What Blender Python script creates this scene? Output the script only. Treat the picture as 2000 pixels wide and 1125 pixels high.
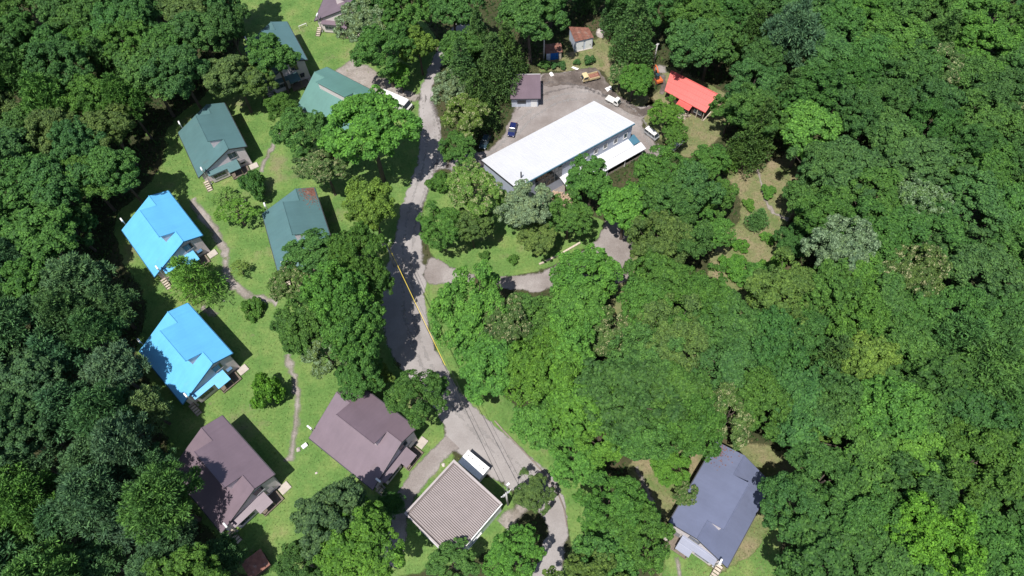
import bpy, bmesh, math, random
import numpy as np
from mathutils import Vector, Matrix, noise, geometry

for o in list(bpy.data.objects):
    bpy.data.objects.remove(o, do_unlink=True)
sc = bpy.context.scene
col = sc.collection
R = math.radians

# ------------------------------------------------------------------ camera
CAM_H = 100.4
PITCH, ROLL, FPX = 1.0637424, 0.0576853, 1333.0      # drone looking down, 24 mm equivalent
_fw = Vector((0, math.cos(PITCH), -math.sin(PITCH)))
_u0 = Vector((0, math.sin(PITCH), math.cos(PITCH)))
_r0 = Vector((1, 0, 0))
_rt = _r0 * math.cos(ROLL) - _u0 * math.sin(ROLL)
_up = _r0 * math.sin(ROLL) + _u0 * math.cos(ROLL)
_cp = Vector((0, 0, CAM_H))
cam = bpy.data.cameras.new('camera')
cam.sensor_width = 36.0
cam.lens = 36.0 * FPX / 2000.0
cam.clip_end = 5000.0
camo = bpy.data.objects.new('camera', cam)
camo.matrix_world = Matrix(((_rt.x, _up.x, -_fw.x, 0), (_rt.y, _up.y, -_fw.y, 0),
                            (_rt.z, _up.z, -_fw.z, CAM_H), (0, 0, 0, 1)))
col.objects.link(camo)
sc.camera = camo

# ------------------------------------------------------------------ light
SUN_EL, SHADOW_AZ = R(66.5), R(58.0)
world = bpy.data.worlds.new('World')
sc.world = world
world.use_nodes = True
wn = world.node_tree
wn.nodes.clear()
sky = wn.nodes.new('ShaderNodeTexSky')
sky.sky_type = 'NISHITA'
sky.sun_disc = False
sky.sun_elevation = SUN_EL
sky.sun_rotation = R(212.0)
bg = wn.nodes.new('ShaderNodeBackground')
bg.inputs['Strength'].default_value = 0.09
wo = wn.nodes.new('ShaderNodeOutputWorld')
wn.links.new(sky.outputs[0], bg.inputs['Color'])
wn.links.new(bg.outputs[0], wo.inputs['Surface'])
sun = bpy.data.lights.new('sun', 'SUN')
sun.energy = 4.6
sun.angle = R(0.5)
sun.color = (1.0, 0.96, 0.90)
suno = bpy.data.objects.new('sun', sun)
suno.rotation_euler = Vector((math.cos(SHADOW_AZ) * math.cos(SUN_EL), math.sin(SHADOW_AZ) * math.cos(SUN_EL),
                              -math.sin(SUN_EL))).to_track_quat('-Z', 'Y').to_euler()
suno.location = (-60, -40, 160)
col.objects.link(suno)
sc.view_settings.view_transform = 'Standard'
sc.view_settings.look = 'None'
sc.view_settings.exposure = 0.55
sc.view_settings.gamma = 1.0
sc.view_settings.use_curve_mapping = False
sc.render.engine = 'CYCLES'
sc.render.resolution_x, sc.render.resolution_y = 1024, 576
sc.cycles.max_bounces = 5
sc.cycles.transparent_max_bounces = 6

# ------------------------------------------------------------------ helpers
def gp(px, py, z=0.0):
    """point of the place seen at photo pixel (px, py), at height z above the ground"""
    d = _fw + _rt * ((px - 1000.0) / FPX) + _up * ((562.5 - py) / FPX)
    t = (z - CAM_H) / d.z
    return _cp + d * t

def pix(P):
    d = Vector(P) - _cp
    k = FPX / d.dot(_fw)
    return 1000 + d.dot(_rt) * k, 562.5 - d.dot(_up) * k

def ppm(P):
    return FPX / (Vector(P) - _cp).dot(_fw)

def tag(o, label=None, cat=None, group=None, kind=None):
    if label: o['label'] = label
    if cat: o['category'] = cat
    if group: o['group'] = group
    if kind: o['kind'] = kind
    return o

def empty(name, loc=(0, 0, 0), rz=0.0):
    o = bpy.data.objects.new(name, None)
    o.empty_display_size = 0.3
    o.location = loc
    o.rotation_euler = (0, 0, rz)
    col.objects.link(o)
    return o

class MB:
    def __init__(s):
        s.v, s.f = [], []
    def add(s, pts, faces):
        n = len(s.v)
        s.v += [tuple(p) for p in pts]
        s.f += [tuple(i + n for i in f) for f in faces]
        return s
    def poly(s, pts):
        return s.add(pts, [tuple(range(len(pts)))])
    def prism(s, a, b):
        n = len(a)
        fs = [tuple(range(n - 1, -1, -1)), tuple(range(n, 2 * n))]
        fs += [(i, (i + 1) % n, n + (i + 1) % n, n + i) for i in range(n)]
        return s.add(list(a) + list(b), fs)
    def slab(s, pts, t):
        return s.prism([(p[0], p[1], p[2] - t) for p in pts], pts)
    def box(s, x0, x1, y0, y1, z0, z1):
        a = [(x0, y0), (x1, y0), (x1, y1), (x0, y1)]
        return s.prism([(x, y, z0) for x, y in a], [(x, y, z1) for x, y in a])
    def xprism(s, prof, y0, y1, y0t=None, y1t=None):
        """side profile of (x, z) pulled across y"""
        return s.prism([(x, y0, z) for x, z in prof], [(x, y1, z) for x, z in prof])
    def yprism(s, prof, x0, x1):
        return s.prism([(x0, y, z) for y, z in prof], [(x1, y, z) for y, z in prof])
    def path(s, pts, rad, n=8):
        pts = [Vector(p) for p in pts]
        rings = []
        for i, p in enumerate(pts):
            t = (pts[min(i + 1, len(pts) - 1)] - pts[max(i - 1, 0)]).normalized()
            a = t.orthogonal().normalized()
            b = t.cross(a)
            r = rad[i] if isinstance(rad, (list, tuple)) else rad
            rings.append([p + a * (r * math.cos(k * 2 * math.pi / n)) + b * (r * math.sin(k * 2 * math.pi / n)) for k in range(n)])
        for i in range(1, len(rings)):       # keep the rings from twisting
            pr, cu = rings[i - 1], rings[i]
            j = min(range(n), key=lambda q: (cu[q] - pr[0]).length)
            rings[i] = cu[j:] + cu[:j]
        vs = [q for r_ in rings for q in r_]
        fs = []
        for i in range(len(rings) - 1):
            for k in range(n):
                a, b = i * n + k, i * n + (k + 1) % n
                fs.append((a, b, b + n, a + n))
        fs.append(tuple(range(n - 1, -1, -1)))
        m = (len(rings) - 1) * n
        fs.append(tuple(range(m, m + n)))
        return s.add(vs, fs)
    def cyl(s, p0, p1, r, n=12):
        return s.path([p0, p1], r, n)
    def build(s, name, mat, parent=None, smooth=False, bevel=0.0, mir=False, recalc=True):
        me = bpy.data.meshes.new(name)
        v = [(a, -b, c) for a, b, c in s.v] if mir else s.v
        me.from_pydata(v, [], s.f)
        bm = bmesh.new()
        bm.from_mesh(me)
        if bevel:
            bmesh.ops.remove_doubles(bm, verts=bm.verts, dist=1e-4)
            bmesh.ops.bevel(bm, geom=list(bm.edges), offset=bevel, segments=2, affect='EDGES', profile=0.5, clamp_overlap=True)
        if recalc:
            bmesh.ops.recalc_face_normals(bm, faces=bm.faces)
        bm.to_mesh(me)
        bm.free()
        if smooth:
            for p in me.polygons: p.use_smooth = True
        me.materials.append(mat)
        o = bpy.data.objects.new(name, me)
        col.objects.link(o)
        o.parent = parent
        return o

def np_mesh(name, V, F):
    me = bpy.data.meshes.new(name)
    V = np.ascontiguousarray(V, dtype=np.float32)
    F = np.ascontiguousarray(F, dtype=np.int32)
    k = F.shape[1]
    me.vertices.add(len(V))
    me.vertices.foreach_set('co', V.ravel())
    me.loops.add(F.size)
    me.loops.foreach_set('vertex_index', F.ravel())
    me.polygons.add(len(F))
    me.polygons.foreach_set('loop_start', np.arange(0, F.size, k, dtype=np.int32))
    me.polygons.foreach_set('loop_total', np.full(len(F), k, dtype=np.int32))
    me.update(calc_edges=True)
    return me

# ------------------------------------------------------------------ materials
def nodes(m):
    m.use_nodes = True
    nt = m.node_tree
    nt.nodes.clear()
    return nt, nt.nodes, nt.links

def ramp(nn, stops):
    r = nn.new('ShaderNodeValToRGB')
    e = r.color_ramp.elements
    while len(e) < len(stops): e.new(0.5)
    for k, (p, c) in enumerate(stops):
        e[k].position = p
        e[k].color = (c[0], c[1], c[2], 1) if not isinstance(c, (int, float)) else (c, c, c, 1)
    return r

def simple(name, base, rough=0.6, vary=0.12, scale=1.5, metal=0.0, bump=0.0, bscale=20.0, spec=0.5, dirt=None, seams=None, island=0.0, streak=0.0):
    """painted or raw surface: base colour broken up by two sizes of noise, optional dirt colour and seam relief"""
    m = bpy.data.materials.new(name)
    nt, nn, ll = nodes(m)
    out = nn.new('ShaderNodeOutputMaterial')
    bs = nn.new('ShaderNodeBsdfPrincipled')
    bs.inputs['Roughness'].default_value = rough
    bs.inputs['Metallic'].default_value = metal
    bs.inputs['Specular IOR Level'].default_value = spec
    tc = nn.new('ShaderNodeTexCoord')
    n1 = nn.new('ShaderNodeTexNoise'); n1.inputs['Scale'].default_value = scale; n1.inputs['Detail'].default_value = 6
    n2 = nn.new('ShaderNodeTexNoise'); n2.inputs['Scale'].default_value = scale * 9; n2.inputs['Detail'].default_value = 3
    ll.new(tc.outputs['Object'], n1.inputs['Vector']); ll.new(tc.outputs['Object'], n2.inputs['Vector'])
    lo = [c * (1 - vary) for c in base]; hi = [min(1, c * (1 + vary)) for c in base]
    r1 = ramp(nn, [(0.3, lo), (0.7, hi)])
    ll.new(n1.outputs['Fac'], r1.inputs['Fac'])
    mx = nn.new('ShaderNodeMix'); mx.data_type = 'RGBA'; mx.blend_type = 'MULTIPLY'
    r2 = ramp(nn, [(0.3, 1 - vary * 0.7), (0.7, 1.0)])
    ll.new(n2.outputs['Fac'], r2.inputs['Fac'])
    mx.inputs[0].default_value = 1.0
    ll.new(r1.outputs[0], mx.inputs[6]); ll.new(r2.outputs[0], mx.inputs[7])
    c = mx.outputs[2]
    if dirt:
        n3 = nn.new('ShaderNodeTexNoise'); n3.inputs['Scale'].default_value = scale * 0.6; n3.inputs['Detail'].default_value = 8
        n3.inputs['Roughness'].default_value = 0.7
        ll.new(tc.outputs['Object'], n3.inputs['Vector'])
        r3 = ramp(nn, [(dirt[1], 0.0), (min(1, dirt[1] + 0.14), 0.85)])
        ll.new(n3.outputs['Fac'], r3.inputs['Fac'])
        m3 = nn.new('ShaderNodeMix'); m3.data_type = 'RGBA'
        ll.new(r3.outputs[0], m3.inputs[0]); ll.new(c, m3.inputs[6])
        m3.inputs[7].default_value = (*dirt[0], 1)
        c = m3.outputs[2]
    if streak:          # rain streaks running down the slope
        mpg = nn.new('ShaderNodeMapping'); mpg.inputs['Scale'].default_value = (2.6, 0.22, 0.6)
        ll.new(tc.outputs['Object'], mpg.inputs['Vector'])
        n5 = nn.new('ShaderNodeTexNoise'); n5.inputs['Scale'].default_value = 1.0; n5.inputs['Detail'].default_value = 6; n5.inputs['Roughness'].default_value = 0.65
        ll.new(mpg.outputs[0], n5.inputs['Vector'])
        r5 = ramp(nn, [(0.3, 1 - streak), (0.55, 1.0), (0.75, 1 + streak * 0.6)])
        ll.new(n5.outputs['Fac'], r5.inputs['Fac'])
        m5 = nn.new('ShaderNodeMix'); m5.data_type = 'RGBA'; m5.blend_type = 'MULTIPLY'; m5.inputs[0].default_value = 1
        ll.new(c, m5.inputs[6]); ll.new(r5.outputs[0], m5.inputs[7]); c = m5.outputs[2]
    if island:
        ge = nn.new('ShaderNodeObjectInfo')
        r4 = ramp(nn, [(0.0, 1 - island), (1.0, 1 + island)])
        ll.new(ge.outputs['Random'], r4.inputs['Fac'])
        m4 = nn.new('ShaderNodeMix'); m4.data_type = 'RGBA'; m4.blend_type = 'MULTIPLY'; m4.inputs[0].default_value = 1
        ll.new(c, m4.inputs[6]); ll.new(r4.outputs[0], m4.inputs[7]); c = m4.outputs[2]
    ll.new(c, bs.inputs['Base Color'])
    last = None
    if bump:
        nb = nn.new('ShaderNodeTexNoise'); nb.inputs['Scale'].default_value = bscale; nb.inputs['Detail'].default_value = 4
        ll.new(tc.outputs['Object'], nb.inputs['Vector'])
        b = nn.new('ShaderNodeBump'); b.inputs['Strength'].default_value = bump; b.inputs['Distance'].default_value = 0.05
        ll.new(nb.outputs['Fac'], b.inputs['Height'])
        last = b
    if seams:
        w = nn.new('ShaderNodeTexWave'); w.bands_direction = seams[0]; w.wave_profile = 'SAW'
        w.inputs['Scale'].default_value = seams[1]
        ll.new(tc.outputs['Object'], w.inputs['Vector'])
        rs = ramp(nn, [(0.0, 1.0), (0.08, 0.0), (0.92, 0.0), (1.0, 1.0)])
        ll.new(w.outputs['Fac'], rs.inputs['Fac'])
        b = nn.new('ShaderNodeBump'); b.inputs['Strength'].default_value = seams[2]; b.inputs['Distance'].default_value = 0.03
        ll.new(rs.outputs[0], b.inputs['Height'])
        if last: ll.new(last.outputs[0], b.inputs['Normal'])
        last = b
    if last: ll.new(last.outputs[0], bs.inputs['Normal'])
    ll.new(bs.outputs[0], out.inputs['Surface'])
    return m

def ground_mat(name, stops, scale=0.25, fine=3.0, finevar=0.25, bump=0.5, spots=None, edge=True, rim=(0.72, 0.98)):
    """soil, gravel or turf: colour ramp on broad noise, fine grain, spots of another colour, ragged rim that lets the soil below show"""
    m = bpy.data.materials.new(name)
    nt, nn, ll = nodes(m)
    out = nn.new('ShaderNodeOutputMaterial')
    bs = nn.new('ShaderNodeBsdfPrincipled')
    bs.inputs['Roughness'].default_value = 0.95
    bs.inputs['Specular IOR Level'].default_value = 0.15
    tc = nn.new('ShaderNodeTexCoord')
    def nz(s, det=6, ro=0.6):
        n = nn.new('ShaderNodeTexNoise'); n.inputs['Scale'].default_value = s; n.inputs['Detail'].default_value = det
        n.inputs['Roughness'].default_value = ro
        ll.new(tc.outputs['Object'], n.inputs['Vector'])
        return n
    a = nz(scale, 9, 0.65)
    r1 = ramp(nn, stops)
    ll.new(a.outputs['Fac'], r1.inputs['Fac'])
    b = nz(fine, 5, 0.7)
    r2 = ramp(nn, [(0.25, 1 - finevar), (0.75, 1 + finevar)])
    ll.new(b.outputs['Fac'], r2.inputs['Fac'])
    mx = nn.new('ShaderNodeMix'); mx.data_type = 'RGBA'; mx.blend_type = 'MULTIPLY'; mx.inputs[0].default_value = 1
    ll.new(r1.outputs[0], mx.inputs[6]); ll.new(r2.outputs[0], mx.inputs[7])
    c = mx.outputs[2]
    for (sc_, thr, colr, amt) in (spots or []):
        s_ = nz(sc_, 7, 0.65)
        rr = ramp(nn, [(thr, 0.0), (min(1.0, thr + 0.12), amt)])
        ll.new(s_.outputs['Fac'], rr.inputs['Fac'])
        m3 = nn.new('ShaderNodeMix'); m3.data_type = 'RGBA'
        ll.new(rr.outputs[0], m3.inputs[0]); ll.new(c, m3.inputs[6])
        m3.inputs[7].default_value = (*colr, 1)
        c = m3.outputs[2]
    ll.new(c, bs.inputs['Base Color'])
    bp = nn.new('ShaderNodeBump'); bp.inputs['Strength'].default_value = bump; bp.inputs['Distance'].default_value = 0.12
    ll.new(b.outputs['Fac'], bp.inputs['Height'])
    ll.new(bp.outputs[0], bs.inputs['Normal'])
    if edge:
        at = nn.new('ShaderNodeAttribute'); at.attribute_name = 'edge'
        e = nz(0.8, 8, 0.75)
        ad = nn.new('ShaderNodeMath'); ad.operation = 'ADD'
        ll.new(at.outputs['Fac'], ad.inputs[0]); ll.new(e.outputs['Fac'], ad.inputs[1])
        re = ramp(nn, [(0.0, 0.0), (1.0, 1.0)])
        mp = nn.new('ShaderNodeMapRange'); mp.inputs['From Min'].default_value = rim[0]; mp.inputs['From Max'].default_value = rim[1]
        ll.new(ad.outputs[0], mp.inputs['Value'])
        tr = nn.new('ShaderNodeBsdfTransparent')
        ms = nn.new('ShaderNodeMixShader')
        ll.new(mp.outputs[0], ms.inputs[0]); ll.new(tr.outputs[0], ms.inputs[1]); ll.new(bs.outputs[0], ms.inputs[2])
        ll.new(ms.outputs[0], out.inputs['Surface'])
    else:
        ll.new(bs.outputs[0], out.inputs['Surface'])
    return m

def leaf_mat(name, spread=0.42, flower=None, rough=0.65, trans=0.36):
    """leaves: the tree's own colour (object colour), each leaf a little different, thin enough to let light through"""
    m = bpy.data.materials.new(name)
    nt, nn, ll = nodes(m)
    out = nn.new('ShaderNodeOutputMaterial')
    oi = nn.new('ShaderNodeObjectInfo')
    ge = nn.new('ShaderNodeNewGeometry')
    r = ramp(nn, [(0.0, (1 - spread, 1 - spread, 1 - spread * 0.8)), (0.55, (1.0, 1.0, 1.0)), (1.0, (1 + spread * 1.3, 1 + spread, 1 + spread * 0.5))])
    ll.new(ge.outputs['Random Per Island'], r.inputs['Fac'])
    mx = nn.new('ShaderNodeMix'); mx.data_type = 'RGBA'; mx.blend_type = 'MULTIPLY'; mx.inputs[0].default_value = 1
    ll.new(oi.outputs['Color'], mx.inputs[6]); ll.new(r.outputs[0], mx.inputs[7])
    c = mx.outputs[2]
    tc = nn.new('ShaderNodeTexCoord')
    n = nn.new('ShaderNodeTexNoise'); n.inputs['Scale'].default_value = 2.2; n.inputs['Detail'].default_value = 3
    ll.new(tc.outputs['Object'], n.inputs['Vector'])
    r2 = ramp(nn, [(0.35, (0.80, 0.84, 0.86)), (0.65, (1.18, 1.12, 1.0))])
    ll.new(n.outputs['Fac'], r2.inputs['Fac'])
    m2 = nn.new('ShaderNodeMix'); m2.data_type = 'RGBA'; m2.blend_type = 'MULTIPLY'; m2.inputs[0].default_value = 1
    ll.new(c, m2.inputs[6]); ll.new(r2.outputs[0], m2.inputs[7])
    c = m2.outputs[2]
    if flower:
        # blossom sits in clusters: leaf lottery weighted by a noise the size of a spray
        nf = nn.new('ShaderNodeTexNoise'); nf.inputs['Scale'].default_value = 5.0; nf.inputs['Detail'].default_value = 4
        ll.new(tc.outputs['Object'], nf.inputs['Vector'])
        ad = nn.new('ShaderNodeMath'); ad.operation = 'MULTIPLY_ADD'
        ll.new(nf.outputs['Fac'], ad.inputs[0]); ad.inputs[1].default_value = 2.6
        sb = nn.new('ShaderNodeMath'); sb.operation = 'SUBTRACT'; sb.inputs[1].default_value = 1.3
        ll.new(ge.outputs['Random Per Island'], sb.inputs[0])
        ll.new(sb.outputs[0], ad.inputs[2])
        rf = nn.new('ShaderNodeMath'); rf.operation = 'GREATER_THAN'; rf.inputs[1].default_value = flower[1]
        ll.new(ad.outputs[0], rf.inputs[0])
        m3 = nn.new('ShaderNodeMix'); m3.data_type = 'RGBA'
        ll.new(rf.outputs[0], m3.inputs[0]); ll.new(c, m3.inputs[6]); m3.inputs[7].default_value = (*flower[0], 1)
        c = m3.outputs[2]
    bs = nn.new('ShaderNodeBsdfPrincipled')
    bs.inputs['Roughness'].default_value = rough
    bs.inputs['Specular IOR Level'].default_value = 0.22
    ll.new(c, bs.inputs['Base Color'])
    tl = nn.new('ShaderNodeBsdfTranslucent')
    ll.new(c, tl.inputs['Color'])
    ms = nn.new('ShaderNodeMixShader'); ms.inputs[0].default_value = trans
    ll.new(bs.outputs[0], ms.inputs[1]); ll.new(tl.outputs[0], ms.inputs[2])
    ll.new(ms.outputs[0], out.inputs['Surface'])
    return m

M = {}
M['leaf'] = leaf_mat('leaf')
M['needle'] = leaf_mat('needle', 0.4, trans=0.15)
M['flower'] = leaf_mat('leaf_with_cream_blossom', 0.4, ((0.36, 0.37, 0.19), 0.90))
M['whiteleaf'] = leaf_mat('leaf_with_pale_underside', 0.5, ((0.25, 0.36, 0.20), 0.72))
M['grass'] = leaf_mat('grass_blade', 0.5, trans=0.3)
M['bark'] = simple('bark', (0.09, 0.07, 0.055), 0.9, 0.3, 3, bump=0.5, bscale=12)
M['soil'] = ground_mat('forest_soil', [(0.3, (0.028, 0.034, 0.016)), (0.5, (0.045, 0.05, 0.022)), (0.7, (0.075, 0.06, 0.035))], 0.12, 1.6, 0.35, 0.8, edge=False)
M['lawn'] = ground_mat('lawn', [(0.28, (0.066, 0.138, 0.034)), (0.46, (0.096, 0.174, 0.045)), (0.60, (0.136, 0.200, 0.058)), (0.75, (0.195, 0.210, 0.084))], 0.24, 2.6, 0.3, 0.6,
                       spots=[(0.10, 0.57, (0.20, 0.16, 0.105), 0.6), (0.45, 0.63, (0.18, 0.15, 0.10), 0.6)])
M['drygrass'] = ground_mat('dry_grass', [(0.3, (0.095, 0.135, 0.045)), (0.48, (0.145, 0.155, 0.07)), (0.6, (0.20, 0.17, 0.10)), (0.75, (0.26, 0.20, 0.145))], 0.22, 2.4, 0.3, 0.8,
                           spots=[(0.25, 0.52, (0.095, 0.14, 0.042), 0.85)])
M['gravel'] = ground_mat('gravel', [(0.25, (0.135, 0.115, 0.105)), (0.45, (0.20, 0.175, 0.165)), (0.6, (0.25, 0.225, 0.215)), (0.78, (0.33, 0.305, 0.29))], 0.14, 5.0, 0.22, 0.35,
                         spots=[(0.3, 0.63, (0.13, 0.105, 0.095), 0.55), (1.2, 0.70, (0.12, 0.13, 0.06), 0.5)])
M['road'] = ground_mat('road_gravel', [(0.25, (0.185, 0.165, 0.158)), (0.5, (0.262, 0.242, 0.236)), (0.75, (0.345, 0.322, 0.315))], 0.10, 6.0, 0.15, 0.25,
                       spots=[(0.22, 0.66, (0.15, 0.125, 0.115), 0.5), (1.6, 0.74, (0.14, 0.13, 0.08), 0.4)])
M['dirt'] = ground_mat('churned_dirt', [(0.3, (0.06, 0.05, 0.045)), (0.5, (0.11, 0.09, 0.08)), (0.7, (0.19, 0.165, 0.15))], 0.35, 3.0, 0.35, 1.0)
M['path'] = ground_mat('worn_path', [(0.3, (0.16, 0.14, 0.115)), (0.5, (0.25, 0.22, 0.20)), (0.7, (0.32, 0.29, 0.27))], 0.3, 4.0, 0.25, 0.4,
                       spots=[(0.9, 0.6, (0.11, 0.135, 0.04), 0.8)], rim=(1.0, 1.5))
M['track'] = ground_mat('tyre_track', [(0.3, (0.25, 0.235, 0.23)), (0.7, (0.34, 0.32, 0.31))], 0.3, 5.0, 0.2, 0.2, rim=(1.15, 1.9))
M['track_dark'] = ground_mat('dark_tyre_track', [(0.3, (0.12, 0.105, 0.10)), (0.7, (0.19, 0.17, 0.165))], 0.3, 5.0, 0.2, 0.3, rim=(1.15, 1.9))
M['blue'] = simple('blue_painted_metal', (0.105, 0.375, 0.64), 0.42, 0.05, 0.5, bump=0.05, bscale=3, seams=('X', 0.35, 0.12), dirt=((0.13, 0.37, 0.58), 0.62), streak=0.06)
M['green'] = simple('green_painted_metal', (0.074, 0.146, 0.152), 0.42, 0.06, 0.5, bump=0.05, bscale=3, seams=('X', 0.35, 0.12), dirt=((0.085, 0.125, 0.125), 0.60), streak=0.06)
M['green_lodge'] = simple('light_green_painted_metal', (0.090, 0.195, 0.172), 0.42, 0.06, 0.5, bump=0.05, bscale=3, seams=('X', 0.35, 0.12), streak=0.06)
M['brown'] = simple('mauve_brown_painted_metal', (0.145, 0.107, 0.130), 0.45, 0.07, 0.5, bump=0.05, bscale=3, seams=('X', 0.35, 0.12), dirt=((0.125, 0.09, 0.10), 0.62), streak=0.06)
M['slate'] = simple('slate_blue_painted_metal', (0.120, 0.136, 0.208), 0.42, 0.06, 0.5, bump=0.05, bscale=3, seams=('X', 0.35, 0.12), dirt=((0.13, 0.10, 0.11), 0.68), streak=0.06)
M['red'] = simple('red_painted_metal', (0.49, 0.068, 0.056), 0.45, 0.08, 0.6, bump=0.05, bscale=3, seams=('Y', 0.35, 0.4), dirt=((0.40, 0.075, 0.06), 0.58), streak=0.06)
M['white_roof'] = simple('white_coated_metal', (0.53, 0.535, 0.56), 0.5, 0.03, 0.3, bump=0.03, bscale=3, seams=('X', 0.32, 0.35), dirt=((0.53, 0.52, 0.53), 0.58), streak=0.05)
M['wall'] = simple('lilac_grey_siding', (0.60, 0.52, 0.535), 0.75, 0.08, 1.0, seams=('Z', 0.9, 0.5), dirt=((0.40, 0.34, 0.34), 0.66))
M['wall_pale'] = simple('pale_siding', (0.62, 0.56, 0.55), 0.75, 0.06, 1.0, seams=('Z', 0.9, 0.5))
M['wall_hall'] = simple('pale_blue_metal_siding', (0.42, 0.46, 0.56), 0.6, 0.06, 0.6, seams=('X', 0.8, 0.4), dirt=((0.33, 0.35, 0.42), 0.66))
M['trim'] = simple('dark_trim', (0.035, 0.035, 0.04), 0.6, 0.1)
M['trim_blue'] = simple('dark_blue_trim', (0.02, 0.10, 0.20), 0.5, 0.1)
M['glass'] = simple('window_glass', (0.03, 0.04, 0.05), 0.08, 0.15, 1.0, spec=0.7)
M['frame'] = simple('grey_window_frame', (0.20, 0.20, 0.21), 0.5, 0.1)
M['white'] = simple('white_paint', (0.74, 0.74, 0.74), 0.4, 0.05, 2.0, dirt=((0.45, 0.43, 0.40), 0.70))
M['steel'] = simple('galvanised_steel', (0.46, 0.46, 0.47), 0.45, 0.12, 3.0, metal=0.5)
M['concrete'] = simple('concrete', (0.40, 0.355, 0.31), 0.9, 0.12, 2.0, bump=0.3, dirt=((0.27, 0.24, 0.20), 0.6))
M['kerb'] = simple('stained_kerb_concrete', (0.20, 0.165, 0.14), 0.9, 0.2, 2.0, bump=0.3, island=0.2)
M['timber'] = simple('weathered_timber', (0.17, 0.135, 0.105), 0.85, 0.2, 3.0, bump=0.4, island=0.25)
M['paletimber'] = simple('pale_timber', (0.42, 0.36, 0.29), 0.85, 0.15, 3.0, bump=0.4, island=0.2)
M['darkwood'] = simple('dark_brown_boards', (0.055, 0.035, 0.03), 0.8, 0.2, 2.0, bump=0.3)
M['garage_roof'] = simple('folded_metal_roof', (0.285, 0.245, 0.24), 0.55, 0.08, 0.8, dirt=((0.20, 0.16, 0.15), 0.66))
M['valley_shade'] = simple('shade_toned_roof_valley', (0.135, 0.112, 0.107), 0.8, 0.15, 1.0)  # deck colour darkened to paint in the shadow stripes between the ribs
M['garage_rim'] = simple('grey_pink_flashing', (0.33, 0.29, 0.285), 0.55, 0.06, 1.0)
M['rust'] = simple('rusty_sheet', (0.20, 0.085, 0.06), 0.85, 0.3, 2.0, dirt=((0.26, 0.20, 0.17), 0.55), island=0.2)
M['shed_wall'] = simple('bluish_white_sheet', (0.48, 0.52, 0.60), 0.6, 0.12, 1.5, dirt=((0.30, 0.30, 0.33), 0.62))
M['tarp'] = simple('blue_tarpaulin', (0.02, 0.14, 0.46), 0.4, 0.25, 2.0, bump=0.7, bscale=3)
M['teal'] = simple('teal_sheet', (0.05, 0.14, 0.20), 0.5, 0.1, 1.0)
M['rubber'] = simple('tyre_rubber', (0.02, 0.02, 0.02), 0.85, 0.2)
M['chrome'] = simple('bright_metal', (0.55, 0.55, 0.55), 0.25, 0.05, metal=0.9)
M['lamp'] = simple('headlight_glass', (0.75, 0.75, 0.72), 0.15, 0.03, spec=0.8)
M['tail'] = simple('tail_light', (0.45, 0.02, 0.02), 0.25, 0.05)
M['car_white'] = simple('white_car_paint', (0.72, 0.71, 0.68), 0.3, 0.04, 2.0, dirt=((0.52, 0.48, 0.43), 0.68))
M['car_navy'] = simple('navy_car_paint', (0.012, 0.018, 0.085), 0.22, 0.08, 2.0, spec=0.6)
M['car_dark'] = simple('dark_blue_grey_car_paint', (0.03, 0.055, 0.075), 0.22, 0.1, 2.0, spec=0.6)
M['car_silver'] = simple('silver_car_paint', (0.42, 0.44, 0.46), 0.3, 0.05, 2.0, metal=0.2)
M['yellow'] = simple('faded_yellow_paint', (0.56, 0.45, 0.25), 0.5, 0.12, 2.0, dirt=((0.35, 0.22, 0.11), 0.62))
M['orange'] = simple('orange_machine_paint', (0.55, 0.13, 0.04), 0.5, 0.12, 3.0, dirt=((0.22, 0.12, 0.08), 0.62))
M['black'] = simple('black_plastic', (0.02, 0.02, 0.022), 0.6, 0.2)
M['cable_yellow'] = simple('yellow_cable_sleeve', (0.72, 0.55, 0.07), 0.6, 0.05)
M['cable'] = simple('black_cable', (0.03, 0.03, 0.03), 0.6, 0.1)
M['pole'] = simple('concrete_pole', (0.40, 0.39, 0.38), 0.8, 0.1, 3.0)
M['stone'] = simple('pale_stone', (0.45, 0.40, 0.37), 0.9, 0.2, 3.0, bump=0.4, island=0.25)
M['sack'] = simple('white_plastic_sheet', (0.75, 0.72, 0.71), 0.5, 0.1, 2.0, bump=0.6, bscale=5)
M['firewood'] = simple('split_wood', (0.48, 0.35, 0.25), 0.9, 0.2, 4.0, island=0.3)

# ------------------------------------------------------------------ ground
def smooth_loop(pts, closed=True, step=0.6):
    n = len(pts)
    out = []
    rng = range(n) if closed else range(n - 1)
    for i in rng:
        g_ = lambda k: pts[k % n] if closed else pts[max(0, min(n - 1, k))]
        p0, p1, p2, p3 = g_(i - 1), g_(i), g_(i + 1), g_(i + 2)
        m = max(1, int((p2 - p1).length / step))
        for k in range(m):
            t = k / m
            out.append(0.5 * ((2 * p1) + (p2 - p0) * t + (2 * p0 - 5 * p1 + 4 * p2 - p3) * t * t + (3 * p1 - p0 - 3 * p2 + p3) * t ** 3))
    if not closed: out.append(pts[-1])
    return out

def inside(p, poly):
    x, y = p
    r = False
    j = len(poly) - 1
    for i in range(len(poly)):
        a, b = poly[i], poly[j]
        if (a[1] > y) != (b[1] > y) and x < (b[0] - a[0]) * (y - a[1]) / (b[1] - a[1]) + a[0]: r = not r
        j = i
    return r

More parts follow.
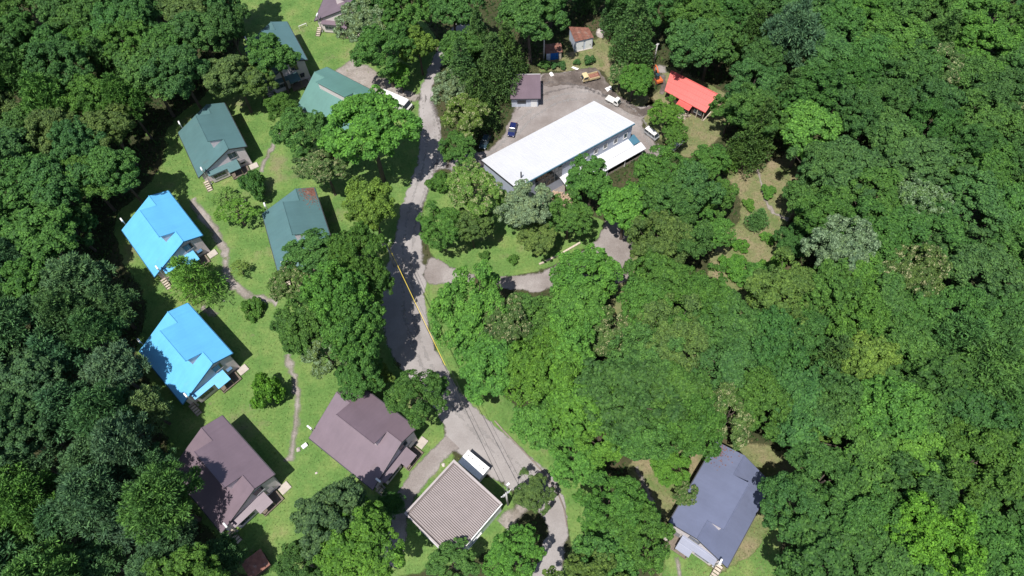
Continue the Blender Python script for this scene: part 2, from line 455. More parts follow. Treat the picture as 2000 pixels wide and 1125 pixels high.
SHEETS = {}
def sheet_world(name, loop, z, mat, jit=0.25, grid=1.0, band=0.9):
    L2 = []
    for i, p in enumerate(loop):
        a, b = loop[i - 1], loop[(i + 1) % len(loop)]
        t = Vector((b[0] - a[0], b[1] - a[1]))
        n = Vector((t.y, -t.x)).normalized() if t.length > 1e-6 else Vector((0, 0))
        w = noise.noise(Vector((p[0] * 0.35, p[1] * 0.35, z * 30))) * jit * 1.6 + noise.noise(Vector((p[0] * 1.3, p[1] * 1.3, 7))) * jit
        L2.append(Vector((p[0] + n.x * w, p[1] + n.y * w)))
    arr = np.array([(p.x, p.y) for p in L2])
    x0, y0 = arr.min(0); x1, y1 = arr.max(0)
    xs = np.arange(x0, x1, grid); ys = np.arange(y0, y1, grid)
    X, Y = np.meshgrid(xs, ys); X = X.ravel(); Y = Y.ravel()
    ins = np.zeros(len(X), bool)
    A = arr; B = np.roll(arr, 1, 0)
    for (ax, ay), (bx, by) in zip(A, B):
        if ay == by: continue
        c = (ay > Y) != (by > Y)
        ins ^= c & (X < (bx - ax) * (Y - ay) / (by - ay) + ax)
    X, Y = X[ins], Y[ins]
    dm = np.full(len(X), 1e9)
    for (ax, ay) in A:
        dm = np.minimum(dm, (X - ax) ** 2 + (Y - ay) ** 2)
    k = dm > band ** 2
    X, Y = X[k], Y[k]
    pts = L2 + [Vector((x, y)) for x, y in zip(X, Y)]
    n = len(L2)
    vs, es, fs, ov, oe, of = geometry.delaunay_2d_cdt(pts, [], [list(range(n))], 1, 1e-4)
    me = bpy.data.meshes.new(name)
    me.from_pydata([(v.x, v.y, z) for v in vs], [], [tuple(f) for f in fs])
    at = me.attributes.new('edge', 'FLOAT', 'POINT')
    at.data.foreach_set('value', [0.0 if (o_ and min(o_) < n) else 1.0 for o_ in ov])
    for p in me.polygons:
        if p.normal.z < 0: p.flip()
    me.materials.append(mat)
    o = bpy.data.objects.new(name, me)
    col.objects.link(o)
    o['kind'] = 'structure'
    SHEETS.setdefault(name, []).append(arr)
    return o

def sheet(name, px, z, mat, **k):
    return sheet_world(name, smooth_loop([Vector(gp(x, y)[:2]) for x, y in px]), z, mat, **k)

def strip(name, px, w, z, mat, **k):
    c = smooth_loop([Vector(gp(x, y)[:2]) for x, y in px], False, 0.8)
    l, r = [], []
    for i, p in enumerate(c):
        t = (c[min(i + 1, len(c) - 1)] - c[max(i - 1, 0)]).normalized()
        n = Vector((-t.y, t.x)) * (w / 2)
        l.append(p + n); r.append(p - n)
    return sheet_world(name, l + r[::-1], z, mat, band=min(0.9, w * 0.4), grid=min(1.0, w * 0.3), **k)

S = 2500
gm = MB().poly([(-S, -S, 0), (S, -S, 0), (S, S, 0), (-S, S, 0)]).build('ground', M['soil'], recalc=False)
tag(gm, kind='structure')

LAWN_W = [(470, -30), (700, -30), (850, 60), (830, 200), (830, 330), (800, 450), (780, 560), (770, 640), (790, 720), (860, 800), (880, 860), (900, 900), (1000, 950),
          (1020, 1000), (1000, 1060), (900, 1110), (700, 1140), (500, 1140), (420, 1060), (340, 960), (320, 850), (290, 760), (260, 680), (280, 600), (230, 500), (225, 420),
          (300, 340), (330, 240), (400, 180), (460, 90)]
LAWN_I = [(855, 345), (900, 340), (1000, 400), (1100, 400), (1180, 430), (1172, 464), (1126, 500), (1054, 532), (960, 548), (886, 527), (842, 505), (822, 445), (826, 380)]
VERGE = [(822, 547), (920, 545), (975, 620), (965, 720), (1000, 780), (1070, 830), (1150, 910), (1185, 1000), (1170, 1140), (1080, 1145), (1105, 1075), (1092, 1000), (1068, 955), (1034, 920), (974, 862),
         (914, 808), (874, 752), (846, 685), (828, 620)]
GREY_L = [(1235, 890), (1340, 862), (1520, 872), (1570, 960), (1530, 1060), (1505, 1145), (1280, 1145), (1310, 1050), (1225, 940)]
sheet('lawn', LAWN_W, 0.012, M['lawn'], grid=1.6)
sheet('lawn', LAWN_I, 0.012, M['lawn'])
sheet('verge', VERGE, 0.012, M['lawn'])
sheet('dry_grass', [(1035, 140), (1075, 112), (1120, 95), (1170, 70), (1195, 85), (1215, 135), (1262, 178), (1285, 205), (1240, 210), (1190, 170), (1170, 140), (1100, 142)], 0.012, M['drygrass'])
sheet('dry_grass', [(1255, 205), (1290, 165), (1300, 125), (1430, 190), (1420, 260), (1345, 310), (1280, 270), (1258, 245)], 0.012, M['drygrass'])
sheet('dry_grass', [(1385, 290), (1480, 315), (1550, 300), (1570, 400), (1540, 440), (1530, 520), (1545, 620), (1480, 640), (1380, 580), (1395, 480), (1440, 420), (1425, 360)], 0.012, M['drygrass'])
sheet('dry_grass', [(1185, 445), (1240, 465), (1270, 520), (1250, 600), (1250, 690), (1195, 710), (1190, 600), (1195, 520)], 0.012, M['drygrass'])
sheet('dry_grass', [(1330, 660), (1370, 680), (1400, 760), (1370, 770), (1320, 710)], 0.012, M['drygrass'])
sheet('dry_grass', GREY_L, 0.012, M['drygrass'])
sheet('lawn', [(1308, 1045), (1350, 1040), (1400, 1110), (1480, 1060), (1515, 985), (1530, 1050), (1500, 1150), (1300, 1150)], 0.024, M['lawn'])
sheet('yard', [(1015, 150), (1060, 142), (1110, 138), (1150, 128), (1170, 135), (1190, 165), (1215, 185), (1245, 205), (1270, 198), (1288, 175), (1285, 150), (1276, 128), (1302, 125),
               (1308, 150), (1300, 175), (1280, 210), (1262, 232), (1262, 255), (1285, 280), (1312, 312), (1280, 320), (1240, 290), (1200, 330), (1100, 385), (1040, 390), (960, 370),
               (930, 345), (890, 338), (866, 326), (900, 300), (950, 290), (985, 250), (1000, 215), (1000, 180)], 0.024, M['gravel'], grid=1.3)
sheet('dirt_track', [(1060, 147), (1110, 139), (1150, 129), (1171, 137), (1194, 170), (1217, 189), (1250, 209), (1274, 200), (1290, 175), (1284, 148), (1303, 148), (1300, 180), (1276, 216),
                     (1255, 230), (1225, 222), (1192, 200), (1165, 178), (1120, 168), (1060, 170)], 0.036, M['dirt'], band=0.6, grid=0.7)
sheet('dirt_patch', [(640, 150), (665, 125), (700, 112), (770, 158), (830, 182), (818, 207), (745, 195), (690, 170)], 0.024, M['path'])
sheet('road', [(915, 20), (880, 55), (855, 90), (835, 130), (816, 180), (812, 230), (815, 270), (812, 310), (800, 350), (785, 390), (768, 450), (750, 520), (742, 600), (745, 650),
               (765, 700), (800, 745), (840, 790), (862, 835), (868, 872), (905, 900), (955, 935), (1000, 962), (1037, 990), (1062, 1030), (1050, 1080), (1020, 1145),
               (1085, 1145), (1110, 1070), (1112, 1020), (1103, 962), (1070, 915), (1026, 875), (988, 842), (940, 800), (900, 755), (872, 710), (850, 660), (838, 610), (832, 570), (836, 552),
               (833, 500), (828, 450), (832, 400), (845, 360), (862, 335), (882, 335), (872, 300), (864, 240), (850, 190), (857, 150), (880, 110), (905, 80), (945, 40)], 0.024, M['road'], grid=1.2, band=0.8)
sheet('side_road', [(828, 505), (850, 500), (895, 522), (960, 540), (1050, 527), (1120, 497), (1162, 465), (1178, 432), (1192, 418), (1217, 440), (1238, 480), (1236, 540), (1200, 562),
                    (1150, 548), (1100, 562), (1040, 574), (1000, 570), (930, 555), (832, 557)], 0.036, M['gravel'])
strip('path', [(548, 255), (538, 275), (522, 305), (508, 338)], 2.4, 0.026, M['path'])
strip('path', [(372, 388), (400, 425), (428, 462), (440, 500), (445, 540), (470, 568), (505, 582), (545, 590)], 3.0, 0.026, M['path'])
strip('path', [(560, 690), (572, 730), (580, 770), (578, 830), (566, 905)], 2.6, 0.026, M['path'])
strip('path', [(885, 862), (850, 895), (815, 935), (790, 975), (775, 1040), (760, 1110)], 3.4, 0.028, M['gravel'])
strip('path', [(980, 1030), (1010, 1000), (1030, 985)], 3.5, 0.028, M['path'])
for dx in (-9, 9):
    strip('tyre_track', [(832 + dx, 180), (838 + dx, 230), (842 + dx, 290), (828 + dx, 350), (808 + dx, 410), (798 + dx, 470), (795 + dx, 540), (800 + dx, 620), (822 + dx, 690), (858 + dx, 750), (905 + dx, 810), (955 + dx, 865), (1010 + dx, 915), (1062 + dx, 970)], 0.9, 0.03, M['track'])
strip('tyre_track', [(846, 200), (858, 260), (850, 330), (826, 400)], 0.7, 0.031, M['track_dark'])
for k, pts in enumerate((((870, 330), (930, 318), (980, 280), (1015, 235), (1070, 195), (1130, 180), (1190, 188), (1240, 215), (1270, 255), (1290, 290)),
                         ((880, 334), (940, 328), (995, 285), (1030, 240), (1080, 205), (1130, 193), (1180, 200), (1230, 225), (1258, 262), (1275, 290)),
                         ((1010, 215), (1060, 165), (1120, 165), (1180, 185), (1230, 210)), ((1030, 200), (1080, 178), (1140, 172), (1200, 200)))):
    strip('tyre_track', pts, 0.8, 0.042, M['track_dark' if k > 1 else 'track'])
strip('dirt_patch', [(480, 795), (510, 780)], 2.0, 0.026, M['path'])
strip('dirt_patch', [(395, 600), (430, 618)], 2.6, 0.026, M['path'])
strip('path', [(1240, 910), (1262, 960), (1290, 1020), (1320, 1090), (1330, 1150)], 1.8, 0.026, M['path'])
strip('path', [(1480, 330), (1500, 400), (1530, 425), (1545, 430)], 1.2, 0.026, M['path'])

# ------------------------------------------------------------------ cabins
DIM = dict(W=10.18, L=12.71, vr=7.13, zL=2.49, zr=6.0, zR=4.84, vc=4.55, u1=2.73, u2=10.01)

def window(parent, fixed, a0, a1, z0, z1, axis, sgn, name='window', mir=False, bars=2, fm='frame'):
    """a window on a wall plane: axis 'x' means the wall faces +-x at x = fixed"""
    def bx(mb, a, b, c, d, o0, o1):
        lo, hi = fixed + sgn * o0, fixed + sgn * o1
        lo, hi = min(lo, hi), max(lo, hi)
        if axis == 'x': mb.box(lo, hi, a, b, c, d)
        else: mb.box(a, b, lo, hi, c, d)
        return mb
    p = bx(MB(), a0, a1, z0, z1, 0.005, 0.03).build(name, M['glass'], parent, mir=mir)
    t = 0.07
    f = MB()
    bx(f, a0 - t, a1 + t, z1, z1 + t, 0.0, 0.09); bx(f, a0 - t, a1 + t, z0 - t, z0, 0.0, 0.11)
    bx(f, a0 - t, a0, z0, z1, 0.0, 0.09); bx(f, a1, a1 + t, z0, z1, 0.0, 0.09)
    for k in range(1, bars):
        c = a0 + (a1 - a0) * k / bars
        bx(f, c - 0.03, c + 0.03, z0, z1, 0.0, 0.07)
    f.build('frame', M[fm], p, mir=mir)
    return p

def flue(parent, x, y, h, mir, z0=0.0):
    mb = MB().cyl((x, y, z0), (x, y, h), 0.09, 10)
    f = mb.build('flue_pipe', M['steel'], parent, smooth=False, mir=mir)
    c = MB()
    c.cyl((x - 0.42, y, h + 0.1), (x + 0.42, y, h + 0.1), 0.15, 10)
    c.build('flue_cap', M['white'], f, mir=mir)
    b = MB()
    b.box(x - 0.13, x + 0.13, y - 0.13, y + 0.13, z0 + 0.0, z0 + 0.35)
    b.build('flue_base', M['steel'], f, mir=mir)

def cabin(label, x0, y0, th, roof, d=None, litter=0, mir=False, porch=True, wall='wall', trim='trim', group='cabins with a raised roof band', cat='cabin', name='cabin', cwin=True, rearflue=True, frontflue=True, thing=None):
    D = dict(DIM); D.update(d or {})
    W, L, vr, zL, zr, zR, vc, u1, u2 = [D[k] for k in 'W L vr zL zr zR vc u1 u2'.split()]
    sR = (zr - zR) / (W - vr); sL = (zr - zL) / vr
    zc = zr + sR * (vr - vc)
    zlv = lambda v: zL + sL * v
    zrv = lambda v: zr - sR * (v - vr)
    root = empty(name, (x0, y0, 0), th)
    tag(root, label, cat, group)
    B = lambda mb, n, m, p=root, **k: mb.build(n, M[m] if isinstance(m, str) else m, p, mir=mir, **k)
    i = 0.6
    iu = 0.2          # the gable ends overhang far less than the eaves
    t = 0.17
    # walls: a five-sided section pulled along the ridge
    sec = [(i, 0.0), (W - i, 0.0), (W - i, zrv(W - i) - t + 0.02), (vr, zr - t + 0.02), (i, zlv(i) - t + 0.02)]
    B(MB().yprism(sec, iu, L - iu), 'wall', wall)
    B(MB().box(iu - 0.03, L - iu + 0.03, i - 0.03, W - i + 0.03, -0.05, 0.32), 'foundation', 'concrete')
    # roof slopes
    B(MB().slab([(0, 0, zL), (L, 0, zL), (L, vr, zr), (0, vr, zr)], t), 'roof_slope', roof)
    rp = [(0, vr), (u1, vr), (u1, vc), (u2, vc), (u2, vr), (L, vr), (L, W), (0, W)]
    B(MB().slab([(a, b, zrv(b) + 0.012) for a, b in rp], t), 'roof_slope', roof)
    # raised band: clerestory walls under the carried-up slope
    vw = vc + 0.3
    cl = MB().yprism([(vw, zlv(vw) - 0.15), (vr - 0.05, zr - 0.1), (vw, zrv(vw) - t + 0.02)], u1 + 0.12, u2 - 0.12)
    cw = B(cl, 'clerestory', wall)
    nwin = 3 if cwin else 0
    for k in range(nwin):
        a = u1 + 0.7 + (u2 - u1 - 1.4) * (k + 0.12) / nwin
        b = u1 + 0.7 + (u2 - u1 - 1.4) * (k + 0.88) / nwin
        window(cw, vw, a, b, zlv(vw) + 0.45, zrv(vw) - t - 0.35, 'y', -1, 'window', mir)
    # ridge caps
    for (a, b) in ((0, u1), (u2, L)):
        B(MB().path([(a - 0.02, vr, zr + 0.03), (b + 0.02, vr, zr + 0.03)], 0.075, 8), 'ridge_cap', roof)
    B(MB().path([(u1 - 0.03, vc, zc + 0.02), (u2 + 0.03, vc, zc + 0.02)], 0.07, 8), 'ridge_cap', roof)
    # fascia boards along the gable edges, standing out from the slab ends
    for x_, s_ in ((L, 1), (0, -1)):
        xa, xb = (x_ + 0.003, x_ + 0.05) if s_ > 0 else (x_ - 0.05, x_ - 0.003)
        B(MB().yprism([(-0.02, zL - 0.26), (vr, zr - 0.24), (vr, zr - 0.02), (-0.02, zL - 0.03)], xa, xb), 'fascia_board', trim)
        B(MB().yprism([(vr + 0.004, zr - 0.24), (W + 0.02, zR - 0.26), (W + 0.02, zR - 0.02), (vr + 0.004, zr - 0.02)], xa, xb), 'fascia_board', trim)
    B(MB().box(0, L, W + 0.004, W + 0.12, zR - 0.2, zR - 0.06), 'gutter', trim)
    B(MB().box(0, L, -0.12, -0.004, zL - 0.2, zL - 0.06), 'gutter', trim)
    if litter:
        rg_ = np.random.default_rng(litter)
        n_ = 480 if litter == 3 else 120
        a_u = np.abs(rg_.normal(size=n_)) * 1.5 + 0.1; a_v = W - 0.15 - np.abs(rg_.normal(size=n_)) * 1.1
        k_ = (a_u < L - 0.2) & (a_v > vr + 0.2)
        a_u, a_v = a_u[k_], a_v[k_]
        zz_ = zr - sR * (a_v - vr) + 0.03
        an = rg_.uniform(0, 6.28, len(a_u)); sz = rg_.uniform(0.05, 0.13, len(a_u))
        V_ = np.stack([np.stack([a_u + np.cos(an + q) * sz, (a_v + np.sin(an + q) * sz) * (-1 if mir else 1), zz_ + 0.01 * q - sR * np.sin(an + q) * sz], 1) for q in (0, 1.2, 3.1, 4.4)], 1).reshape(-1, 3)
        me_ = np_mesh('leaf_litter', V_, np.arange(len(V_)).reshape(-1, 4))
        me_.materials.append(M['rust'])
        lo_ = bpy.data.objects.new('leaf_litter', me_); col.objects.link(lo_); lo_.parent = root
        lo_['kind'] = 'stuff'
    uw = L - iu
    # gable window and side windows
    window(root, uw, vr - 0.65, vr + 0.75, zr - 2.7, zr - 1.3, 'x', 1, 'window', mir, 2)
    for a in (2.5, 6.0, 9.0):
        window(root, W - i, a, a + 1.4, 1.2, 2.4, 'y', 1, 'window', mir)
    if not porch:
        return root
    # porch: lean-to roof, shallow over the side room, deep over the entrance
    zp = lambda u: 2.75 - 0.2 * (u - uw)
    v0, v1, v2 = 1.7, 5.2, 7.45
    k = W / 10.18
    v0, v1, v2 = v0 * k, v1 * k, v2 * k
    ua, ub = uw + 1.05, uw + 2.05
    B(MB().slab([(u_, v_, zp(u_)) for u_, v_ in ((uw + 0.003, v0), (ua, v0), (ua, v1), (ub, v1), (ub, v2), (uw + 0.003, v2))], 0.1), 'porch_roof', roof)
    pr = MB().prism([(uw - 0.02, v0 + 0.2, 0.3), (ua - 0.25, v0 + 0.2, 0.3), (ua - 0.25, v1 - 0.1, 0.3), (uw - 0.02, v1 - 0.1, 0.3)],
                    [(uw - 0.02, v0 + 0.2, zp(uw) - 0.13), (ua - 0.25, v0 + 0.2, zp(ua - 0.25) - 0.11), (ua - 0.25, v1 - 0.1, zp(ua - 0.25) - 0.11), (uw - 0.02, v1 - 0.1, zp(uw) - 0.13)])
    room = B(pr, 'porch_room', wall)
    window(room, ua - 0.25, v0 + 0.7, v1 - 0.6, 1.15, 1.95, 'x', 1, 'window', mir, 3)
    B(MB().box(uw + 0.05, ua - 0.35, v0 + 0.35, v1 - 0.25, 0.0, 0.3), 'footing', 'concrete')
    B(MB().box(uw + 0.02, ub - 0.05, v1 + 0.02, v2 + 1.15 * k, 0.16, 0.34), 'deck', 'timber')
    for v_ in (v1 + 0.15, v2 - 0.15):
        B(MB().box(ub - 0.28, ub - 0.16, v_ - 0.06, v_ + 0.06, 0.341, zp(ub - 0.2) - 0.1), 'porch_post', 'timber')
    dr = B(MB().box(uw + 0.004, uw + 0.06, v2 - 1.5, v2 - 0.6, 0.36, 2.3), 'door', 'darkwood')
    B(MB().cyl((uw + 0.06, v2 - 0.72, 1.25), (uw + 0.14, v2 - 0.72, 1.25), 0.04, 8), 'door_handle', 'chrome', dr)
    B(MB().slab([(uw + 0.002, v2 + 0.25, 2.0), (uw + 0.45, v2 + 0.25, 1.88), (uw + 0.45, v2 + 1.2, 1.88), (uw + 0.002, v2 + 1.2, 2.0)], 0.06), 'window_hood', trim)
    window(root, uw, v2 + 0.35, v2 + 1.05, 1.1, 1.75, 'x', 1, 'window', mir, 2)
    B(MB().box(uw + 0.12, uw + 1.42, W - 1.38, W + 0.22, 0.0, 0.22), 'step_slab', 'concrete', bevel=0.03)
    # side stair with five treads
    for n_ in range(5):
        z_ = 0.75 - n_ * 0.15
        B(MB().box(uw + 0.05 + n_ * 0.42, uw + 0.38 + n_ * 0.42, 0.25, 1.05, z_ - 0.06, z_), 'stair_tread', 'paletimber')
    for v_ in (0.2, 1.1):
        B(MB().prism([(uw + 0.02, v_ - 0.04, 0.45), (uw + 2.1, v_ - 0.04, 0.0), (uw + 2.1, v_ + 0.04, 0.0), (uw + 0.02, v_ + 0.04, 0.45)],
                     [(uw + 0.02, v_ - 0.04, 0.8), (uw + 2.1, v_ - 0.04, 0.2), (uw + 2.1, v_ + 0.04, 0.2), (uw + 0.02, v_ + 0.04, 0.8)]), 'stair_stringer', 'timber')
    if rearflue: flue(root, -0.3, 1.1, 4.1, mir)
    if frontflue: flue(root, uw + 0.6, 1.32, 4.4, mir)
    return root

cabin('bright blue roofed cabin standing between the other blue roof and a mauve brown one', -59.661, 46.876, -0.825, 'blue', trim='trim_blue')
cabin('bright blue roofed cabin with a feathery conifer growing before its porch', -67.843, 70.557, -0.908, 'blue', trim='trim_blue')
cabin('mauve brown roofed cabin at the forest edge, below both blue roofs', -50.938, 27.43, -0.802, 'brown')
cabin('mauve brown roofed cabin in the middle of the lawn next to the ribbed garage roof', -31.185, 31.102, -0.687, 'brown')
cabin('dark green roofed cabin at the forest edge, above the blue roofs', -62.047, 92.591, -1.091, 'green')
cabin('dark green roofed cabin with rusty patch, its porch hidden behind trees by the road', -43.357, 72.329, -1.239, 'green', litter=3)
cabin('dark green roofed cabin near the top of the picture, tree crown over its front', -52.625, 114.977, -1.138, 'green')
cabin('mauve roofed cabin with pale walls cut by the top edge of the picture', -36.03, 134.34, -1.776, 'brown', wall='wall_pale', rearflue=False)
cabin('long slate blue roofed cabin alone among the trees at lower right', 34.792, 20.632, -2.248, 'slate', wall='wall_pale', mir=True,
      litter=4, d=dict(L=13.46, u1=3.25, u2=10.61, W=9.25, vr=5.27, vc=3.07), rearflue=False)
cabin('light green roofed lodge with a pale clerestory strip, behind a big tree and the bus', -39.762, 97.669, -0.646, 'green_lodge', wall='wall_pale',
      d=dict(L=12.95, u1=2.73, u2=10.1, W=9.595, vr=6.45, vc=4.15), porch=False, cwin=False, cat='lodge', name='lodge', group=None)

# ------------------------------------------------------------------ frames for the other buildings
class Fr:
    """local frame: origin on the ground, x along a given direction; every part is built in it and parented to an Empty there"""
    def __init__(s, name, A, Bp, label, cat, group=None):
        d = Vector((Bp.x - A.x, Bp.y - A.y, 0))
        s.len = d.length
        s.ang = math.atan2(d.y, d.x)
        s.root = empty(name, (A.x, A.y, 0), s.ang)
        tag(s.root, label, cat, group)
        s.inv = Matrix.Rotation(-s.ang, 3, 'Z')
        s.o = Vector((A.x, A.y, 0))
    def loc(s, P):
        return s.inv @ (Vector(P) - s.o)
    def b(s, mb, name, mat, parent=None, **k):
        return mb.build(name, M[mat], parent or s.root, **k)

# white hall: x runs along the long wall from the near-gable end b towards c, y points away from the yard side
hz, hlo = 7.0, 2.7          # one slope: high over the windowed wall, low over the yard
H = Fr('hall', gp(1238, 240, hz), gp(1007, 366, hz), 'long white roofed hall with pale blue wall and low white lean-to', 'hall')
HL, HW = 25.46, 11.55
hs = (hz - hlo) / HW
H.b(MB().prism([(-0.05, 0.15, hz - 0.2), (HL, 0.15, hz - 0.2), (HL, -HW, hlo - 0.2), (-0.05, -HW, hlo - 0.2)],
               [(-0.05, 0.15, hz), (HL, 0.15, hz), (HL, -HW, hlo), (-0.05, -HW, hlo)]), 'roof', 'white_roof')
nse = 40
for k in range(1, nse):
    x_ = HL * k / nse
    H.b(MB().prism([(x_ - 0.03, 0.14, hz - 0.01), (x_ + 0.03, 0.14, hz - 0.01), (x_ + 0.03, -HW + 0.01, hlo - 0.01), (x_ - 0.03, -HW + 0.01, hlo - 0.01)],
                   [(x_ - 0.02, 0.14, hz + 0.05), (x_ + 0.02, 0.14, hz + 0.05), (x_ + 0.02, -HW + 0.01, hlo + 0.05), (x_ - 0.02, -HW + 0.01, hlo + 0.05)]), 'roof_seam', 'white_roof')
H.b(MB().yprism([(-HW + 0.4, 0.0), (-0.1, 0.0), (-0.1, hz - 0.25), (-HW + 0.4, hlo - 0.1)], 0.1, HL - 0.25), 'wall', 'wall_hall')
H.b(MB().box(-0.06, HL, 0.155, 0.29, hz - 0.28, hz - 0.02), 'gutter', 'teal')
H.b(MB().yprism([(-HW, hlo - 0.26), (0.15, hz - 0.26), (0.15, hz - 0.03), (-HW, hlo - 0.03)], -0.14, -0.055), 'fascia_board', 'white')
H.b(MB().yprism([(-HW, hlo - 0.26), (0.15, hz - 0.26), (0.15, hz - 0.03), (-HW, hlo - 0.03)], HL + 0.005, HL + 0.09), 'fascia_board', 'trim')
for (px, py) in ((1221, 266), (1202, 276), (1182, 286), (1163.7, 296), (1143, 306)):
    # where the ray meets the wall plane y = -0.1
    A, B_ = H.loc(gp(px, py, 0)), H.loc(gp(px, py, 8))
    t = (-0.1 - A.y) / (B_.y - A.y); q = A + (B_ - A) * t
    window(H.root, -0.1, q.x - 0.38, q.x + 0.38, max(3.05, q.z - 0.5), max(3.05, q.z - 0.5) + 1.25, 'y', 1, 'window', False, 1, 'white')
def hall_x(px, py, y=-0.1):
    A, B_ = H.loc(gp(px, py, 0)), H.loc(gp(px, py, 8))
    t = (y - A.y) / (B_.y - A.y)
    return A + (B_ - A) * t
g0, g1 = hall_x(1098, 325), hall_x(1045, 350)
gx0, gx1 = g0.x, min(g1.x, HL - 0.6)
gb = H.b(MB().box(gx0, gx1, -0.098, -0.05, 2.6, 6.3), 'glazed_wall', 'frame')
npn = 7
for r_ in range(3):
    for k in range(npn):
        xa = gx0 + (gx1 - gx0) * (k + 0.07) / npn; xb = gx0 + (gx1 - gx0) * (k + 0.93) / npn
        H.b(MB().box(xa, xb, -0.048, -0.02, 2.75 + r_ * 1.2, 3.8 + r_ * 1.2), 'pane', 'glass', gb)
# lean-to in two steps
le = H.loc(gp(1262, 290, 2.3)); ll_ = hall_x(1096, 343)
lx1 = max(ll_.x, gx0 + 0.5)
y_o = le.y
H.b(MB().slab([(0.6, -0.09, 3.0), (lx1, -0.09, 3.0), (lx1, y_o * 0.52, 2.72), (0.6, y_o * 0.52, 2.72)], 0.1), 'lean_to_roof', 'white_roof')
H.b(MB().slab([(le.x, y_o * 0.5, 2.6), (lx1, y_o * 0.5, 2.6), (lx1, y_o, 2.3), (le.x, y_o, 2.3)], 0.1), 'lean_to_roof', 'white_roof')
H.b(MB().box(0.8, lx1 - 0.2, y_o * 0.46, y_o * 0.46 + 0.1, 0, 2.6), 'lean_to_wall', 'darkwood')
H.b(MB().box(le.x + 0.15, le.x + 0.25, y_o * 0.5 + 0.1, y_o - 0.25, 0, 2.3), 'lean_to_wall', 'wall_hall')
for k in range(5):
    x_ = le.x + 0.5 + (lx1 - le.x - 1.0) * k / 4
    H.b(MB().box(x_ - 0.06, x_ + 0.06, y_o - 0.3, y_o - 0.18, 0, 2.22), 'post', 'white')
H.b(MB().box(le.x + 0.3, lx1 - 0.4, y_o - 0.45, y_o - 0.32, 0.0, 0.55), 'rail_board', 'paletimber')
t0 = H.loc(gp(1240, 262, 2.2))
H.b(MB().slab([(le.x + 0.1, -0.5, 2.9), (0.55, -0.5, 2.9), (0.55, y_o * 0.45, 2.62), (le.x + 0.1, y_o * 0.45, 2.62)], 0.08), 'side_roof', 'teal')
pch = hall_x(1017, 345, -1.5)
H.b(MB().cyl((HL - 2.2, -1.6, 6.2), (HL - 2.2, -1.6, 7.9), 0.13, 10), 'flue_pipe', 'trim')

# red roofed hut
RH = Fr('hut', gp(1310.4, 138, 4.6), gp(1401.8, 184, 4.6), 'red metal roofed dark timber hut beside the excavator', 'hut')
rl = RH.len
e0 = RH.loc(gp(1298, 177.2, 2.7)); e1 = RH.loc(gp(1377.6, 220, 2.7))
ye = (e0.y + e1.y) / 2
RH.b(MB().slab([(0, 0, 4.6), (rl, 0, 4.6), (e1.x, e1.y, 2.7), (e0.x, e0.y, 2.7)], 0.12), 'roof', 'red')
nrs = 22
for k in range(1, nrs):
    t = k / nrs
    xa, xb = rl * t, e0.x + (e1.x - e0.x) * t
    yb = e0.y + (e1.y - e0.y) * t
    RH.b(MB().prism([(xa - 0.03, -0.02, 4.58), (xa + 0.03, -0.02, 4.58), (xb + 0.03, yb + 0.02, 2.7), (xb - 0.03, yb + 0.02, 2.7)],
                    [(xa - 0.02, -0.02, 4.65), (xa + 0.02, -0.02, 4.65), (xb + 0.02, yb + 0.02, 2.76), (xb - 0.02, yb + 0.02, 2.76)]), 'roof_seam', 'red')
RH.b(MB().path([(-0.02, 0, 4.64), (rl + 0.02, 0, 4.64)], 0.09, 8), 'ridge_cap', 'red')
sx0 = RH.loc(gp(1323.5, 199.6, 2.2)).x; sx1 = RH.loc(gp(1348.4, 213.3, 2.2)).x
RH.b(MB().slab([(sx0, ye + 0.1, 2.62), (sx1, ye + 0.1, 2.62), (sx1, ye - 1.1, 2.2), (sx0, ye - 1.1, 2.2)], 0.08), 'porch_roof', 'red')
ins_ = 0.12
qs = [(0.4, -0.35), (rl - 0.4, -0.35), (e1.x - 0.4, e1.y + 0.6), (e0.x + 0.4, e0.y + 0.6)]
zq = [4.25, 4.25, 2.95, 2.95]
RH.b(MB().prism([(x_, y_, 0) for x_, y_ in qs], [(x_, y_, z_) for (x_, y_), z_ in zip(qs, zq)]), 'wall', 'darkwood')
for x_ in (sx0 + 0.15, (sx0 + sx1) / 2, sx1 - 0.15):
    RH.b(MB().box(x_ - 0.06, x_ + 0.06, ye - 0.95, ye - 0.83, 0, 2.15), 'post', 'timber')
for x_ in (sx1 + 1.2, e1.x - 0.3):
    RH.b(MB().box(x_ - 0.07, x_ + 0.07, ye + 0.12, ye + 0.26, 0, 2.6), 'post', 'paletimber')
window(RH.root, ye + 0.35, sx1 + 0.5, sx1 + 2.0, 1.1, 2.0, 'y', -1, 'window', False, 3)
RH.b(MB().path([(e1.x - 0.1, e1.y + 0.4, 0.12), (rl - 0.1, -0.3, 0.12)], 0.12, 6), 'sill_beam', 'paletimber')

